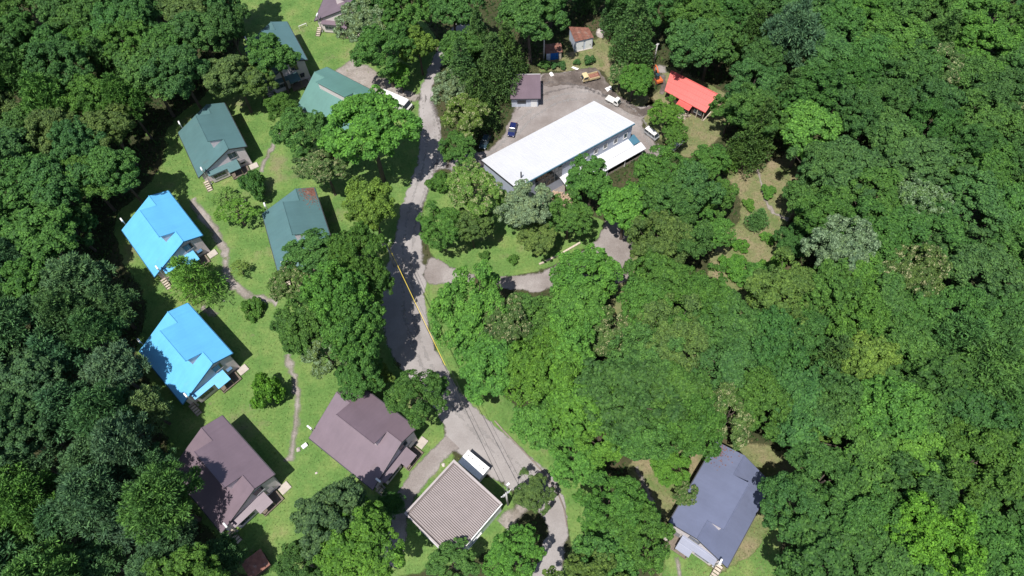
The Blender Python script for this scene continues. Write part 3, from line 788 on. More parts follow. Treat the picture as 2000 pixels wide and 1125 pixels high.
# dark roofed shed under the cedars
DS = Fr('shed', gp(1007, 193, 2.6), gp(1056, 192.4, 2.6), 'dark mauve flat roofed shed half under the cedars by the gravel yard', 'shed')
dl = DS.len; dt = DS.loc(gp(1056, 145.3, 2.9)).y
DS.b(MB().slab([(-1.0, 0, 2.6), (dl, 0, 2.6), (dl, dt, 2.95), (-1.0, dt, 2.95)], 0.14), 'roof', 'brown')
DS.b(MB().box(-0.8, dl - 0.5, 0.4, dt - 0.3, 0, 2.5), 'wall', 'shed_wall')
DS.b(MB().box(-1.0, dl, -0.06, -0.004, 2.38, 2.56), 'fascia_board', 'trim')
DS.b(MB().box(-1.0, dl, dt + 0.004, dt + 0.07, 2.8, 3.0), 'fascia_board', 'white')
DS.b(MB().box(dl - 1.9, dl - 0.7, 0.34, 0.396, 0.0, 1.9), 'door', 'white')
DS.b(MB().box(0.3, 2.0, 0.35, 0.396, 0.9, 1.8), 'window', 'glass')

# rusty roofed shed: roof sheets built one by one
RS = Fr('shed', gp(1122.8, 80, 2.9), gp(1159.6, 71.6, 2.9), 'small bluish white shed with a rusty corrugated roof behind the yard', 'shed')
rsl = RS.len
bl, br = RS.loc(gp(1111, 52.4, 2.95)), RS.loc(gp(1149.5, 54, 2.95))
nsh = 7
def rsp(t, f, z):          # point on the roof: t along the front, f from front to back
    xa, ya = rsl * t, -0.2
    xb, yb = bl.x + (br.x - bl.x) * t, bl.y + (br.y - bl.y) * t
    return (xa + (xb - xa) * f, ya + (yb - ya) * f, z)
for k in range(nsh):
    dz = 0.02 * (k % 2)
    mb = MB()
    m_ = 6
    for j in range(m_):
        p, q = (k + j / m_) / nsh, (k + (j + 1) / m_) / nsh
        za, zb = (0.06 if j % 2 else 0.0), (0.0 if j % 2 else 0.06)
        mb.slab([rsp(p, 0, 2.85 + za + dz), rsp(q, 0, 2.85 + zb + dz), rsp(q, 1, 2.95 + zb + dz), rsp(p, 1, 2.95 + za + dz)], 0.03)
    RS.b(mb, 'roof_sheet', 'rust')
wq = [rsp(0.03, 0.07, 0), rsp(0.97, 0.07, 0), rsp(0.97, 0.95, 0), rsp(0.03, 0.95, 0)]
RS.b(MB().prism(wq, [(a, b, 2.83) for a, b, c in wq]), 'wall', 'shed_wall')
for k in range(2):
    dd = RS.b(MB().box(0.35 + k * rsl * 0.5, rsl * 0.5 - 0.1 + k * rsl * 0.5 - 0.2 * k, -0.03, 0.06, 0.15, 2.3), 'door', 'white')
    RS.b(MB().box(rsl * 0.5 - 0.35 + k * rsl * 0.42, rsl * 0.5 - 0.25 + k * rsl * 0.42, -0.08, -0.032, 1.0, 1.2), 'door_handle', 'trim', dd)
RS.b(MB().box(0.0, rsl, -0.2, 0.0, 0, 0.14), 'footing', 'concrete')

# little tarpaulin shelter
TS = Fr('shelter', gp(1067, 119), gp(1096, 116), 'little shelter hung with a blue tarpaulin beside the utility pole', 'shelter')
tl = TS.len
TS.b(MB().slab([(-0.2, -0.2, 2.1), (tl + 0.2, -0.2, 2.1), (tl + 0.2, 2.2, 2.4), (-0.2, 2.2, 2.4)], 0.05), 'roof', 'rust')
tmb = MB()
seg = 14
for k in range(seg):
    xa, xb = tl * (0.28 + 0.52 * k / seg), tl * (0.28 + 0.52 * (k + 1) / seg)
    f_ = lambda x: -0.05 + 0.07 * math.sin(x * 7.0) + 0.03 * math.sin(x * 17)
    tmb.slab([(xa, f_(xa), 2.03), (xb, f_(xb), 2.03), (xb, f_(xb) + 0.03, 2.031), (xa, f_(xa) + 0.03, 2.031)], 1.85)
TS.b(tmb, 'tarpaulin', 'tarp')
TS.b(MB().box(0.0, tl * 0.27, -0.02, 0.03, 0, 2.02), 'panel', 'shed_wall')
TS.b(MB().box(tl * 0.82, tl, -0.02, 0.03, 0, 2.02), 'panel', 'paletimber')
for x_ in (0.03, tl - 0.03):
    TS.b(MB().box(x_ - 0.04, x_ + 0.04, 0.04, 0.12, 0, 2.05), 'post', 'timber')
    TS.b(MB().box(x_ - 0.04, x_ + 0.04, 1.95, 2.03, 0, 2.3), 'post', 'timber')

# ribbed garage with parapets
gz = 5.6
G = Fr('garage', gp(789.2, 1002.5, gz), gp(886.3, 897, gz), 'flat garage with ribbed grey brown metal roof and pale parapet', 'garage')
gl = G.len
gwid = -G.loc(gp(981.2, 980, gz)).y
G.b(MB().box(0.15, gl - 0.15, -gwid + 0.15, -0.15, 0, gz - 0.45), 'wall', 'white')
# parapets on three sides, low lip with a gutter on the fourth
G.b(MB().box(0.0, gl, -0.28, 0.0, gz - 0.75, gz), 'parapet', 'garage_rim')
G.b(MB().box(0.0, 0.22, -gwid, -0.283, gz - 0.75, gz), 'parapet', 'garage_rim')
G.b(MB().box(gl - 0.35, gl, -gwid, -0.283, gz - 0.75, gz), 'parapet', 'garage_rim')
G.b(MB().box(0.0, gl, -gwid - 0.14, -gwid - 0.004, gz - 0.75, gz - 0.5), 'gutter', 'white')
G.b(MB().box(0.22, gl - 0.35, -gwid + 0.002, -0.283, gz - 0.45, gz - 0.30), 'roof', 'valley_shade')
nr = 32
pw = (gl - 0.57 - 0.3) / nr
for k in range(nr):
    x_ = 0.45 + pw * (k + 0.5)
    G.b(MB().prism([(x_ - pw * 0.36, -gwid + 0.05, gz - 0.298), (x_ + pw * 0.36, -gwid + 0.05, gz - 0.298), (x_ + pw * 0.36, -0.5, gz - 0.298), (x_ - pw * 0.36, -0.5, gz - 0.298)],
                   [(x_ - pw * 0.22, -gwid + 0.05, gz - 0.18), (x_ + pw * 0.22, -gwid + 0.05, gz - 0.18), (x_ + pw * 0.22, -0.55, gz - 0.18), (x_ - pw * 0.22, -0.55, gz - 0.18)]), 'roof_rib', 'garage_roof')
gd = G.b(MB().box(-0.02, 0.146, -gwid * 0.8, -gwid * 0.25, 0.1, 2.7), 'shutter_door', 'steel')
for k in range(6):
    G.b(MB().box(-0.045, -0.021, -gwid * 0.8, -gwid * 0.25, 0.2 + k * 0.4, 0.24 + k * 0.4), 'shutter_slat', 'frame', gd)
window(G.root, -gwid + 0.15, gl * 0.3, gl * 0.55, 1.2, 2.1, 'y', -1, 'window', False, 2, 'white')

# white storage container beside it
cz = 1.9
CO = Fr('container', gp(770 + 610 / 4.688, 850 + 220 / 4.688, cz), gp(770 + 800 / 4.688, 850 + 380 / 4.688, cz), 'white storage container with a row of dark dots on top, beside the garage', 'container')
cl_ = CO.len
CO.root.location += Vector((-0.69, -0.73, 0)) * 0.55      # close against the garage wall
cw_ = CO.loc(gp(770 + 710 / 4.688, 850 + 115 / 4.688, cz)).y
CO.b(MB().box(0, cl_, 0, cw_, 0.12, cz), 'body', 'white', bevel=0.03)
CO.b(MB().box(-0.05, 0.02, -0.03, cw_ + 0.03, cz - 0.12, cz + 0.04), 'end_rim', 'white')
CO.b(MB().box(cl_ - 0.02, cl_ + 0.05, -0.03, cw_ + 0.03, cz - 0.12, cz + 0.04), 'end_rim', 'white')
for k in range(5):
    x_ = cl_ * (0.14 + 0.18 * k)
    CO.b(MB().cyl((x_, cw_ * 0.72, cz + 0.002), (x_, cw_ * 0.72, cz + 0.06), 0.09, 10), 'vent', 'trim')
for (x_, y_) in ((0.2, 0.2), (cl_ - 0.2, 0.2), (0.2, cw_ - 0.2), (cl_ - 0.2, cw_ - 0.2)):
    CO.b(MB().box(x_ - 0.12, x_ + 0.12, y_ - 0.12, y_ + 0.12, 0, 0.118), 'foot', 'concrete')
for k in range(2):
    dd = CO.b(MB().box(0.06 - 0.09, -0.001, 0.1 + k * cw_ * 0.5, cw_ * 0.5 - 0.04 + k * (cw_ * 0.5 - 0.06), 0.2, cz - 0.2), 'door', 'white')
    CO.b(MB().cyl((-0.06, cw_ * 0.5 + (k - 0.5) * 0.4, 0.3), (-0.06, cw_ * 0.5 + (k - 0.5) * 0.4, cz - 0.3), 0.02, 6), 'lock_bar', 'steel', dd)

# rusty roofed lean-to under the trees at the bottom
BS = Fr('hut', gp(470, 1100, 2.0), gp(500, 1078, 2.0), 'low hut with a rusty red roof almost hidden under trees at the bottom edge', 'hut')
for k in range(4):
    BS.b(MB().slab([(k * 0.75, 0, 2.0 + 0.03 * (k % 2)), (k * 0.75 + 0.8, 0, 2.0 + 0.03 * (k % 2)), (k * 0.75 + 0.8, -2.6, 1.7), (k * 0.75, -2.6, 1.7)], 0.04), 'roof_sheet', 'rust')
BS.b(MB().box(0.2, 2.8, -2.4, -0.2, 0, 1.65), 'wall', 'darkwood')

# ------------------------------------------------------------------ vehicles
def wheel(parent, x, y, r, w, side):
    t = MB().cyl((x, y, r), (x, y + side * w, r), r, 16).build('wheel', M['rubber'], parent)
    MB().cyl((x, y + side * (w + 0.001), r), (x, y + side * (w + 0.025), r), r * 0.58, 12).build('rim', M['chrome'], t)

def vehicle(name, px0, px1, label, cat, z=0.0):
    """Empty at the middle of the vehicle, x pointing to its front; px0 rear, px1 front on the ground"""
    A, B_ = gp(*px0, z), gp(*px1, z)
    c = (A + B_) / 2
    o = empty(name, (c.x, c.y, 0.04), math.atan2(B_.y - A.y, B_.x - A.x))
    k = {'bus': 0.95, 'van': 0.7, 'excavator': 0.9}.get(cat, 0.84)
    if 'dump' in label: k = 0.8
    o.scale = (k, k, k)
    return tag(o, label, cat)

def lights(root, xf, xr, w, zf, zr_):
    for s in (-1, 1):
        MB().box(xf, xf + 0.04, s * w - 0.13, s * w + 0.13, zf - 0.08, zf + 0.08).build('headlight', M['lamp'], root)
        MB().box(xr - 0.04, xr, s * w - 0.1, s * w + 0.1, zr_ - 0.1, zr_ + 0.1).build('tail_light', M['tail'], root)

# small white flatbed truck
def kei_truck(root, body):
    B = lambda mb, n, m, p=root, **k: mb.build(n, M[m], p, **k)
    B(MB().box(-1.65, 1.55, -0.5, 0.5, 0.3, 0.52), 'chassis', 'black')
    bed = B(MB().box(-1.7, 0.42, -0.72, 0.72, 0.56, 0.64), 'bed', body)
    for s in (-1, 1):
        B(MB().box(-1.7, 0.42, s * 0.72 - 0.03, s * 0.72 + 0.03, 0.642, 0.92), 'bed_side', body, bed)
    B(MB().box(-1.76, -1.702, -0.75, 0.75, 0.6, 0.92), 'tailgate', body, bed)
    B(MB().box(0.42, 0.47, -0.74, 0.74, 0.56, 1.35), 'headboard', body, bed)
    cab = B(MB().xprism([(0.5, 0.4), (1.7, 0.4), (1.74, 0.95), (1.36, 1.68), (1.2, 1.76), (0.56, 1.76), (0.5, 1.7)], -0.72, 0.72), 'cab', body, bevel=0.05)
    B(MB().prism([(1.755, -0.6, 1.0), (1.755, 0.6, 1.0), (1.42, 0.55, 1.62), (1.42, -0.55, 1.62)], [(1.775, -0.6, 1.01), (1.775, 0.6, 1.01), (1.44, 0.55, 1.63), (1.44, -0.55, 1.63)]), 'windscreen', 'glass', cab)
    for s in (-1, 1):
        B(MB().prism([(0.68, s * 0.715, 1.02), (1.6, s * 0.715, 1.02), (1.3, s * 0.715, 1.6), (0.68, s * 0.715, 1.6)], [(0.68, s * 0.735, 1.02), (1.6, s * 0.735, 1.02), (1.3, s * 0.735, 1.6), (0.68, s * 0.735, 1.6)]), 'side_window', 'glass', cab)
        for x_ in (-1.05, 1.05):
            wheel(root, x_, s * 0.52, 0.27, 0.17, s)
    lights(root, 1.74, -1.76, 0.5, 0.72, 0.5)
v = vehicle('truck', (1183, 190), (1212, 205), 'white flatbed truck parked on the gravel near the white hall', 'truck', 0.5)
kei_truck(v, 'car_white')
v = vehicle('truck', (1331, 275), (1312, 292), 'white truck nose showing among the bushes below the red hut', 'truck', 0.5)
kei_truck(v, 'car_white')

# faded yellow dump truck
v = vehicle('truck', (1170, 147), (1136, 156), 'faded yellow dump truck with a rusty tipping bed on the churned dirt', 'truck', 0.6)
B = lambda mb, n, m, p=v, **k: mb.build(n, M[m], p, **k)
B(MB().box(-2.1, 2.0, -0.45, 0.45, 0.45, 0.7), 'chassis', 'black')
bed = B(MB().box(-2.2, 0.6, -0.9, 0.9, 0.78, 0.88), 'tipping_bed', 'rust')
for s in (-1, 1): B(MB().box(-2.2, 0.6, s * 0.9 - 0.05, s * 0.9 + 0.05, 0.7, 1.3), 'bed_side', 'yellow', bed)
B(MB().box(-2.27, -2.205, -0.95, 0.95, 0.7, 1.3), 'tailgate', 'rust', bed)
B(MB().box(0.605, 0.68, -0.95, 0.95, 0.75, 1.65), 'headboard', 'yellow', bed)
cab = B(MB().xprism([(0.8, 0.6), (2.25, 0.6), (2.3, 1.2), (2.0, 2.0), (1.85, 2.08), (0.85, 2.08), (0.8, 2.0)], -0.85, 0.85), 'cab', 'yellow', bevel=0.06)
B(MB().prism([(2.315, -0.7, 1.25), (2.315, 0.7, 1.25), (2.05, 0.66, 1.92), (2.05, -0.66, 1.92)], [(2.335, -0.7, 1.26), (2.335, 0.7, 1.26), (2.07, 0.66, 1.93), (2.07, -0.66, 1.93)]), 'windscreen', 'glass', cab)
for s in (-1, 1):
    B(MB().prism([(1.0, s * 0.845, 1.3), (2.1, s * 0.845, 1.3), (1.92, s * 0.845, 1.9), (1.0, s * 0.845, 1.9)], [(1.0, s * 0.87, 1.3), (2.1, s * 0.87, 1.3), (1.92, s * 0.87, 1.9), (1.0, s * 0.87, 1.9)]), 'side_window', 'glass', cab)
    for x_ in (-1.25, 1.45): wheel(v, x_, s * 0.58, 0.38, 0.28, s)
lights(v, 2.29, -2.27, 0.6, 0.85, 0.6)

# one-box van
v = vehicle('van', (1260, 250), (1286, 270), 'white topped silver van parked at the edge of the dirt track', 'van', 0.8)
B = lambda mb, n, m, p=v, **k: mb.build(n, M[m], p, **k)
B(MB().xprism([(-2.1, 0.32), (2.1, 0.32), (2.18, 0.8), (2.05, 1.08), (-2.12, 1.08), (-2.15, 0.7)], -0.84, 0.84), 'body', 'car_silver', bevel=0.06)
cab = B(MB().prism([(-2.1, -0.82, 1.06), (2.02, -0.82, 1.06), (2.02, 0.82, 1.06), (-2.1, 0.82, 1.06)], [(-1.98, -0.72, 1.78), (1.45, -0.72, 1.78), (1.45, 0.72, 1.78), (-1.98, 0.72, 1.78)]), 'window_band', 'glass')
B(MB().prism([(-2.0, -0.74, 1.785), (1.47, -0.74, 1.785), (1.47, 0.74, 1.785), (-2.0, 0.74, 1.785)], [(-1.95, -0.68, 1.95), (1.3, -0.68, 1.95), (1.3, 0.68, 1.95), (-1.95, 0.68, 1.95)]), 'roof', 'car_white', bevel=0.05)
for s in (-1, 1):
    for x0_, x1_ in ((-1.98, -1.98), (-0.6, -0.55), (0.75, 0.72), (2.0, 1.44)):
        B(MB().path([(x0_, s * 0.83, 1.07), (x1_, s * 0.735, 1.79)], 0.045, 6), 'pillar', 'car_silver', cab)
    for x_ in (-1.3, 1.35): wheel(v, x_, s * 0.66, 0.3, 0.19, s)
lights(v, 2.14, -2.15, 0.6, 0.72, 0.8)
B(MB().box(2.16, 2.24, -0.8, 0.8, 0.34, 0.5), 'bumper', 'black')

def car(px0, px1, label, paint):
    v = vehicle('car', px0, px1, label, 'car', 0.7)
    B = lambda mb, n, m, p=v, **k: mb.build(n, M[m], p, **k)
    B(MB().xprism([(-1.95, 0.3), (1.95, 0.3), (2.02, 0.55), (1.92, 0.78), (1.0, 0.92), (-1.75, 0.95), (-2.0, 0.85), (-2.03, 0.55)], -0.82, 0.82), 'body', paint, bevel=0.07)
    g = B(MB().prism([(-1.75, -0.76, 0.93), (1.05, -0.76, 0.9), (1.05, 0.76, 0.9), (-1.75, 0.76, 0.93)], [(-1.35, -0.62, 1.45), (0.35, -0.62, 1.45), (0.35, 0.62, 1.45), (-1.35, 0.62, 1.45)]), 'window_band', 'glass')
    B(MB().prism([(-1.4, -0.65, 1.452), (0.4, -0.65, 1.452), (0.4, 0.65, 1.452), (-1.4, 0.65, 1.452)], [(-1.3, -0.58, 1.53), (0.28, -0.58, 1.53), (0.28, 0.58, 1.53), (-1.3, 0.58, 1.53)]), 'roof', paint, bevel=0.03)
    for s in (-1, 1):
        for a, b in ((-1.72, -1.36), (-0.4, -0.42), (1.02, 0.36)):
            B(MB().path([(a, s * 0.765, 0.92), (b, s * 0.635, 1.47)], 0.04, 6), 'pillar', paint, g)
        for x_ in (-1.25, 1.25): wheel(v, x_, s * 0.65, 0.3, 0.18, s)
        B(MB().box(0.55, 0.72, s * 0.84, s * 0.98, 0.9, 1.02), 'wing_mirror', paint)
    lights(v, 1.98, -2.02, 0.58, 0.66, 0.75)
    return v
car((1004, 241), (998, 263), 'navy blue car parked between the shed and the white hall', 'car_navy')
car((952, 264), (942, 288), 'dark blue grey car in tree shade at the corner of the hall', 'car_dark')

# small bus
v = vehicle('bus', (741, 184), (806, 212), 'white minibus with a dark front parked beside the lodge at the road', 'bus', 1.3)
B = lambda mb, n, m, p=v, **k: mb.build(n, M[m], p, **k)
B(MB().xprism([(-3.5, 0.38), (3.45, 0.38), (3.5, 1.2), (3.3, 1.5), (-3.5, 1.5)], -1.02, 1.02), 'body', 'car_white', bevel=0.07)
wb = B(MB().prism([(-3.48, -1.0, 1.48), (3.28, -1.0, 1.48), (3.28, 1.0, 1.48), (-3.48, 1.0, 1.48)], [(-3.42, -0.93, 2.3), (2.85, -0.93, 2.3), (2.85, 0.93, 2.3), (-3.42, 0.93, 2.3)]), 'window_band', 'glass')
B(MB().prism([(-3.46, -0.97, 2.303), (2.9, -0.97, 2.303), (2.9, 0.97, 2.303), (-3.46, 0.97, 2.303)], [(-3.4, -0.82, 2.6), (2.6, -0.82, 2.6), (2.6, 0.82, 2.6), (-3.4, 0.82, 2.6)]), 'roof', 'white', bevel=0.08)
B(MB().box(3.505, 3.53, -0.9, 0.9, 0.7, 1.15), 'front_panel', 'black')
for s in (-1, 1):
    for x_ in (-3.4, -2.2, -1.0, 0.2, 1.4, 2.4):
        B(MB().path([(x_, s * 1.005, 1.49), (x_, s * 0.94, 2.31)], 0.05, 6), 'pillar', 'car_white', wb)
    for x_ in (-2.2, 2.3): wheel(v, x_, s * 0.78, 0.4, 0.24, s)
    B(MB().box(3.1, 3.25, s * 1.1, s * 1.3, 1.6, 1.95), 'wing_mirror', 'black')
B(MB().box(-0.6, 0.6, -0.45, 0.45, 2.6, 2.72), 'roof_hatch', 'white')
lights(v, 3.5, -3.5, 0.75, 0.75, 0.9)

# excavator
v = vehicle('excavator', (1291, 168), (1279, 148), 'orange mini excavator with its boom raised beside the red hut', 'excavator', 0.3)
B = lambda mb, n, m, p=v, **k: mb.build(n, M[m], p, **k)
for s in (-1, 1):
    tr = []
    n = 18
    pr = [(math.cos(a) * 0.26 + (0.85 if math.cos(a) > 0 else -0.85), 0.27 + math.sin(a) * 0.26) for a in [2 * math.pi * k / n + 0.01 for k in range(n)]]
    tk = B(MB().xprism(pr, s * 0.62 - 0.17, s * 0.62 + 0.17), 'track', 'rubber')
    for k in range(4):
        B(MB().cyl((-0.66 + k * 0.44, s * 0.62 + s * 0.171, 0.25), (-0.66 + k * 0.44, s * 0.62 + s * 0.2, 0.25), 0.14, 10), 'roller', 'orange', tk)
B(MB().cyl((0, 0, 0.42), (0, 0, 0.62), 0.4, 16), 'turntable', 'black')
B(MB().prism([(-1.1, -0.72, 0.62), (0.5, -0.72, 0.62), (0.5, 0.72, 0.62), (-1.1, 0.72, 0.62)], [(-1.05, -0.7, 1.2), (0.45, -0.7, 1.05), (0.45, 0.7, 1.05), (-1.05, 0.7, 1.2)]), 'engine_house', 'orange', bevel=0.05)
cb = B(MB().prism([(-0.45, 0.02, 1.1), (0.62, 0.02, 1.0), (0.62, 0.7, 1.0), (-0.45, 0.7, 1.1)], [(-0.38, 0.06, 2.2), (0.4, 0.06, 2.2), (0.4, 0.66, 2.2), (-0.38, 0.66, 2.2)]), 'cab', 'glass')
B(MB().box(-0.42, 0.46, 0.02, 0.7, 2.203, 2.28), 'cab_roof', 'car_dark', cb)
B(MB().path([(0.45, -0.2, 1.0), (1.0, -0.2, 2.0), (1.7, -0.2, 2.6), (2.5, -0.2, 2.6)], [0.16, 0.2, 0.18, 0.12], 6), 'boom', 'orange')
B(MB().path([(2.45, -0.2, 2.65), (2.75, -0.2, 1.7), (2.6, -0.2, 0.9)], [0.13, 0.12, 0.09], 6), 'stick', 'orange')
B(MB().path([(0.75, -0.2, 1.2), (1.6, -0.2, 2.35)], 0.06, 8), 'ram', 'chrome')
B(MB().xprism([(2.55, 0.95), (2.85, 0.7), (2.75, 0.3), (2.4, 0.15), (2.2, 0.3), (2.3, 0.75)], -0.5, 0.1), 'bucket', 'black')
B(MB().box(0.9, 1.0, -0.75, 0.75, 0.12, 0.5), 'dozer_blade', 'orange')

# ------------------------------------------------------------------ poles and wires
def pole(P, h, label, arms=((0.9, 0.0),), lamp=False, th=0.0, rz=0.0):
    o = empty('utility_pole', (P.x, P.y, 0), rz)
    tag(o, label, 'pole', 'utility poles')
    MB().path([(0, 0, 0), (0, 0, h)], [0.17, 0.11], 12).build('shaft', M['pole'], o, smooth=True)
    for (ln, dz) in arms:
        a = MB().box(-ln, ln, -0.05, 0.05, h - 0.35 - dz, h - 0.25 - dz).build('crossarm', M['steel'], o)
        for s in (-0.9, -0.35, 0.35, 0.9):
            MB().path([(s * ln, 0, h - 0.25 - dz), (s * ln, 0, h - 0.13 - dz), (s * ln, 0, h + 0.0 - dz)], [0.05, 0.08, 0.04], 8).build('insulator', M['white'], a)
    if lamp:
        l_ = MB().path([(0, 0, h - 1.2), (0.5, 0.5, h - 0.9), (0.9, 0.9, h - 0.9)], 0.035, 6).build('lamp_bracket', M['steel'], o)
        MB().box(0.75, 1.25, 0.8, 1.1, h - 1.0, h - 0.86).build('lamp_head', M['white'], l_, bevel=0.03)
        MB().cyl((-0.22, 0.1, h - 1.6), (-0.22, 0.1, h - 1.0), 0.16, 12).build('transformer', M['steel'], o)
    return o
PB = gp(992, 986); PA = gp(770, 520)
pole(PB, 7.6, 'grey utility pole with white lamp head at the corner of the ribbed garage', ((0.85, 0.0), (0.6, 0.6)), True, rz=0.6)
pole(PA, 7.6, 'grey utility pole in the roadside trees holding the upper end of the yellow cable', ((0.8, 0.0),), rz=0.6)
pole(gp(1062, 121), 9.0, 'tall grey utility pole with crossarms behind the blue tarpaulin shelter', ((0.8, 0.0), (0.8, 0.8)), rz=0.1)
pole(gp(1224, 138), 5.2, 'pale bare utility pole in the bushes between yard and excavator', ((0.3, 0.1),), rz=0.3)
pole(gp(1277, 123), 5.0, 'slim utility pole at the head of the dirt track behind the excavator', ((0.3, 0.1),), rz=0.3)

def wire(A, Bq, sag, r, name, mat, label, t0=0.0, t1=1.0):
    n = 24
    pts = []
    for k in range(n + 1):
        t = t0 + (t1 - t0) * k / n
        p = A.lerp(Bq, t)
        pts.append((p.x, p.y, p.z - sag * 4 * t * (1 - t)))
    o = MB().path(pts, r, 6).build(name, M[mat], None, smooth=True)
    return tag(o, label, 'cable')
TA, TB = Vector((PA.x, PA.y, 7.35)), Vector((PB.x, PB.y, 7.35))
wire(TA, TB, 0.9, 0.035, 'overhead_cable', 'cable', 'black overhead cable running along the road above the yellow sleeve')
off = Vector((0.12, 0.05, 0.0))
wire(TA + off, TB + off, 0.9, 0.042, 'cable_sleeve', 'cable_yellow', 'yellow sleeve on the overhead cable crossing the shaded road', 0.02, 0.53)
off = Vector((0.5, 0.25, -0.02))
wire(TA + off, TB + off, 0.8, 0.02, 'overhead_cable', 'cable', 'thinner overhead wire on the outer side of the yellow cable')

# ------------------------------------------------------------------ timber kerbs, goal bar, stones, heaps
for k, (p, q) in enumerate((((1053, 517), (1063, 513)), ((1066, 511), (1098, 496)), ((1100, 494), (1133, 475)))):
    A, B_ = gp(*p), gp(*q)
    o = MB().box(0, (B_ - A).length, -0.16, 0.16, 0.0, 0.32).build('kerb_beam', M['paletimber'], bevel=0.03)
    o.location = (A.x, A.y, 0.0); o.rotation_euler = (0, 0, math.atan2(B_.y - A.y, B_.x - A.x))
    tag(o, ('short pale kerb beam at the left end of the row along the side road', 'middle pale kerb beam of the three along the side road', 'right hand pale kerb beam nearest the turning place')[k], 'beam', 'kerb beams')
# concrete road kerb, laid in pieces
kp = smooth_loop([Vector(gp(x, y)[:2]) for x, y in ((966, 822), (982, 840), (1016, 875), (1058, 920), (1087, 958), (1101, 992), (1108, 1030))], False, 2.0)
ko = empty('road_kerb', (kp[0].x, kp[0].y, 0)); tag(ko, 'low concrete kerb along the right side of the lower road', 'kerb')
for a, b in zip(kp[:-1], kp[1:]):
    mb = MB().box(0.02, (b - a).length - 0.03, -0.09, 0.09, 0.0, 0.17)
    o = mb.build('kerb_stone', M['kerb'], ko)
    o.location = (a.x - kp[0].x, a.y - kp[0].y, 0); o.rotation_euler = (0, 0, math.atan2(b.y - a.y, b.x - a.x))

A, B_ = gp(585, 57), gp(600, 51)
o = empty('goal_bar', (A.x, A.y, 0), math.atan2(B_.y - A.y, B_.x - A.x)); tag(o, 'low cream bar on two posts on the lawn beside the upper green roof', 'bar')
ln = (B_ - A).length
MB().cyl((0, 0, 0.75), (ln, 0, 0.75), 0.06, 8).build('crossbar', M['white'], o)
for x_ in (0.05, ln - 0.05): MB().cyl((x_, 0, 0), (x_, 0, 0.74), 0.05, 8).build('post', M['white'], o)

def rock(name, P, r, mat, label, cat, group=None, seed=0, squash=0.7):
    bm = bmesh.new()
    bmesh.ops.create_icosphere(bm, subdivisions=2, radius=1)
    for v_ in bm.verts:
        k = 1 + 0.35 * noise.noise(v_.co * 1.3 + Vector((seed * 3.1, 0, 0)))
        v_.co = Vector((v_.co.x * r * k, v_.co.y * r * k * 0.8, max(-0.1, v_.co.z * r * k * squash)))
    me = bpy.data.meshes.new(name); bm.to_mesh(me); bm.free()
    me.materials.append(M[mat])
    o = bpy.data.objects.new(name, me); col.objects.link(o)
    o.location = (P.x, P.y, 0.02); o.rotation_euler = (0, 0, seed * 1.7)
    return tag(o, label, cat, group)
rock('stone', gp(583, 878), 0.42, 'stone', 'pale stone on the worn path between the two mauve brown cabins', 'stone', None, 1)
rock('stone', gp(618, 924), 0.22, 'stone', 'small white stone in the lawn below the middle mauve cabin', 'stone', None, 2)
rock('stone', gp(866, 908), 0.35, 'stone', 'pale stone in weeds at the upper corner of the garage', 'stone', None, 3)
rock('stone', gp(437, 588), 0.18, 'stone', 'tiny white stone on the lawn above the lower blue roof', 'stone', None, 4)
rock('boulder', gp(1172, 68), 1.0, 'stone', 'tall pale boulder beside the rusty roofed shed', 'boulder', None, 5, 1.5)
rock('stone', gp(475, 397), 0.9, 'stone', 'flat grey rock in rough grass under the round tree', 'stone', None, 6, 0.4)
# white bench-like box near the path of the two mauve cabins
A = gp(596, 872)
o = empty('box', (A.x, A.y, 0), 0.7); tag(o, 'small white box with a dark lid gap standing on the lawn', 'box')
MB().box(-0.4, 0.4, -0.25, 0.25, 0, 0.3).build('body', M['white'], o)
MB().slab([(-0.42, -0.27, 0.36), (0.42, -0.27, 0.36), (0.42, 0.27, 0.5), (-0.42, 0.27, 0.5)], 0.05).build('lid', M['white'], o)
# iron stake
A = gp(455, 596)
o = empty('stake', (A.x, A.y, 0)); tag(o, 'thin dark stake standing on the lawn above the lower blue cabin', 'stake')
MB().cyl((0, 0, 0), (0, 0, 1.5), 0.045, 8).build('rod', M['trim'], o)
MB().box(-0.12, 0.12, -0.02, 0.02, 1.4, 1.6).build('plate', M['trim'], o)
# white sheet on the dirt, crumpled
def crumple(name, P, rx, ry, label, cat, mat, seed):
    n = 14
    V, F = [], []
    for i in range(n + 1):
        for j in range(n + 1):
            x, y = (i / n - 0.5) * 2, (j / n - 0.5) * 2
            k = 1 + 0.3 * noise.noise(Vector((x * 1.5 + seed, y * 1.5, seed)))
            V.append((x * rx * k, y * ry * k, 0.08 + 0.22 * abs(noise.noise(Vector((x * 2.2, y * 2.2, seed)))) * (1 - 0.6 * max(abs(x), abs(y)))))
    for i in range(n):
        for j in range(n):
            a = i * (n + 1) + j
            F.append((a, a + 1, a + n + 2, a + n + 1))
    mb = MB(); mb.add(V, F)
    o = mb.build(name, M[mat], None, recalc=False)
    o.location = (P.x, P.y, 0.03); o.rotation_euler = (0, 0, seed)
    return tag(o, label, cat)
crumple('plastic_sheet', gp(1189, 174), 0.6, 0.45, 'crumpled white sheet lying behind the white flatbed truck', 'sheet', 'sack', 0.5)
crumple('plastic_sheet', gp(1077, 146), 0.55, 0.35, 'pale crumpled sheet at the upper edge of the gravel yard', 'sheet', 'sack', 1.9)
crumple('plastic_sheet', gp(1123, 134), 0.7, 0.25, 'long pale scrap of sheet above the yellow dump truck', 'sheet', 'sack', 2.6)
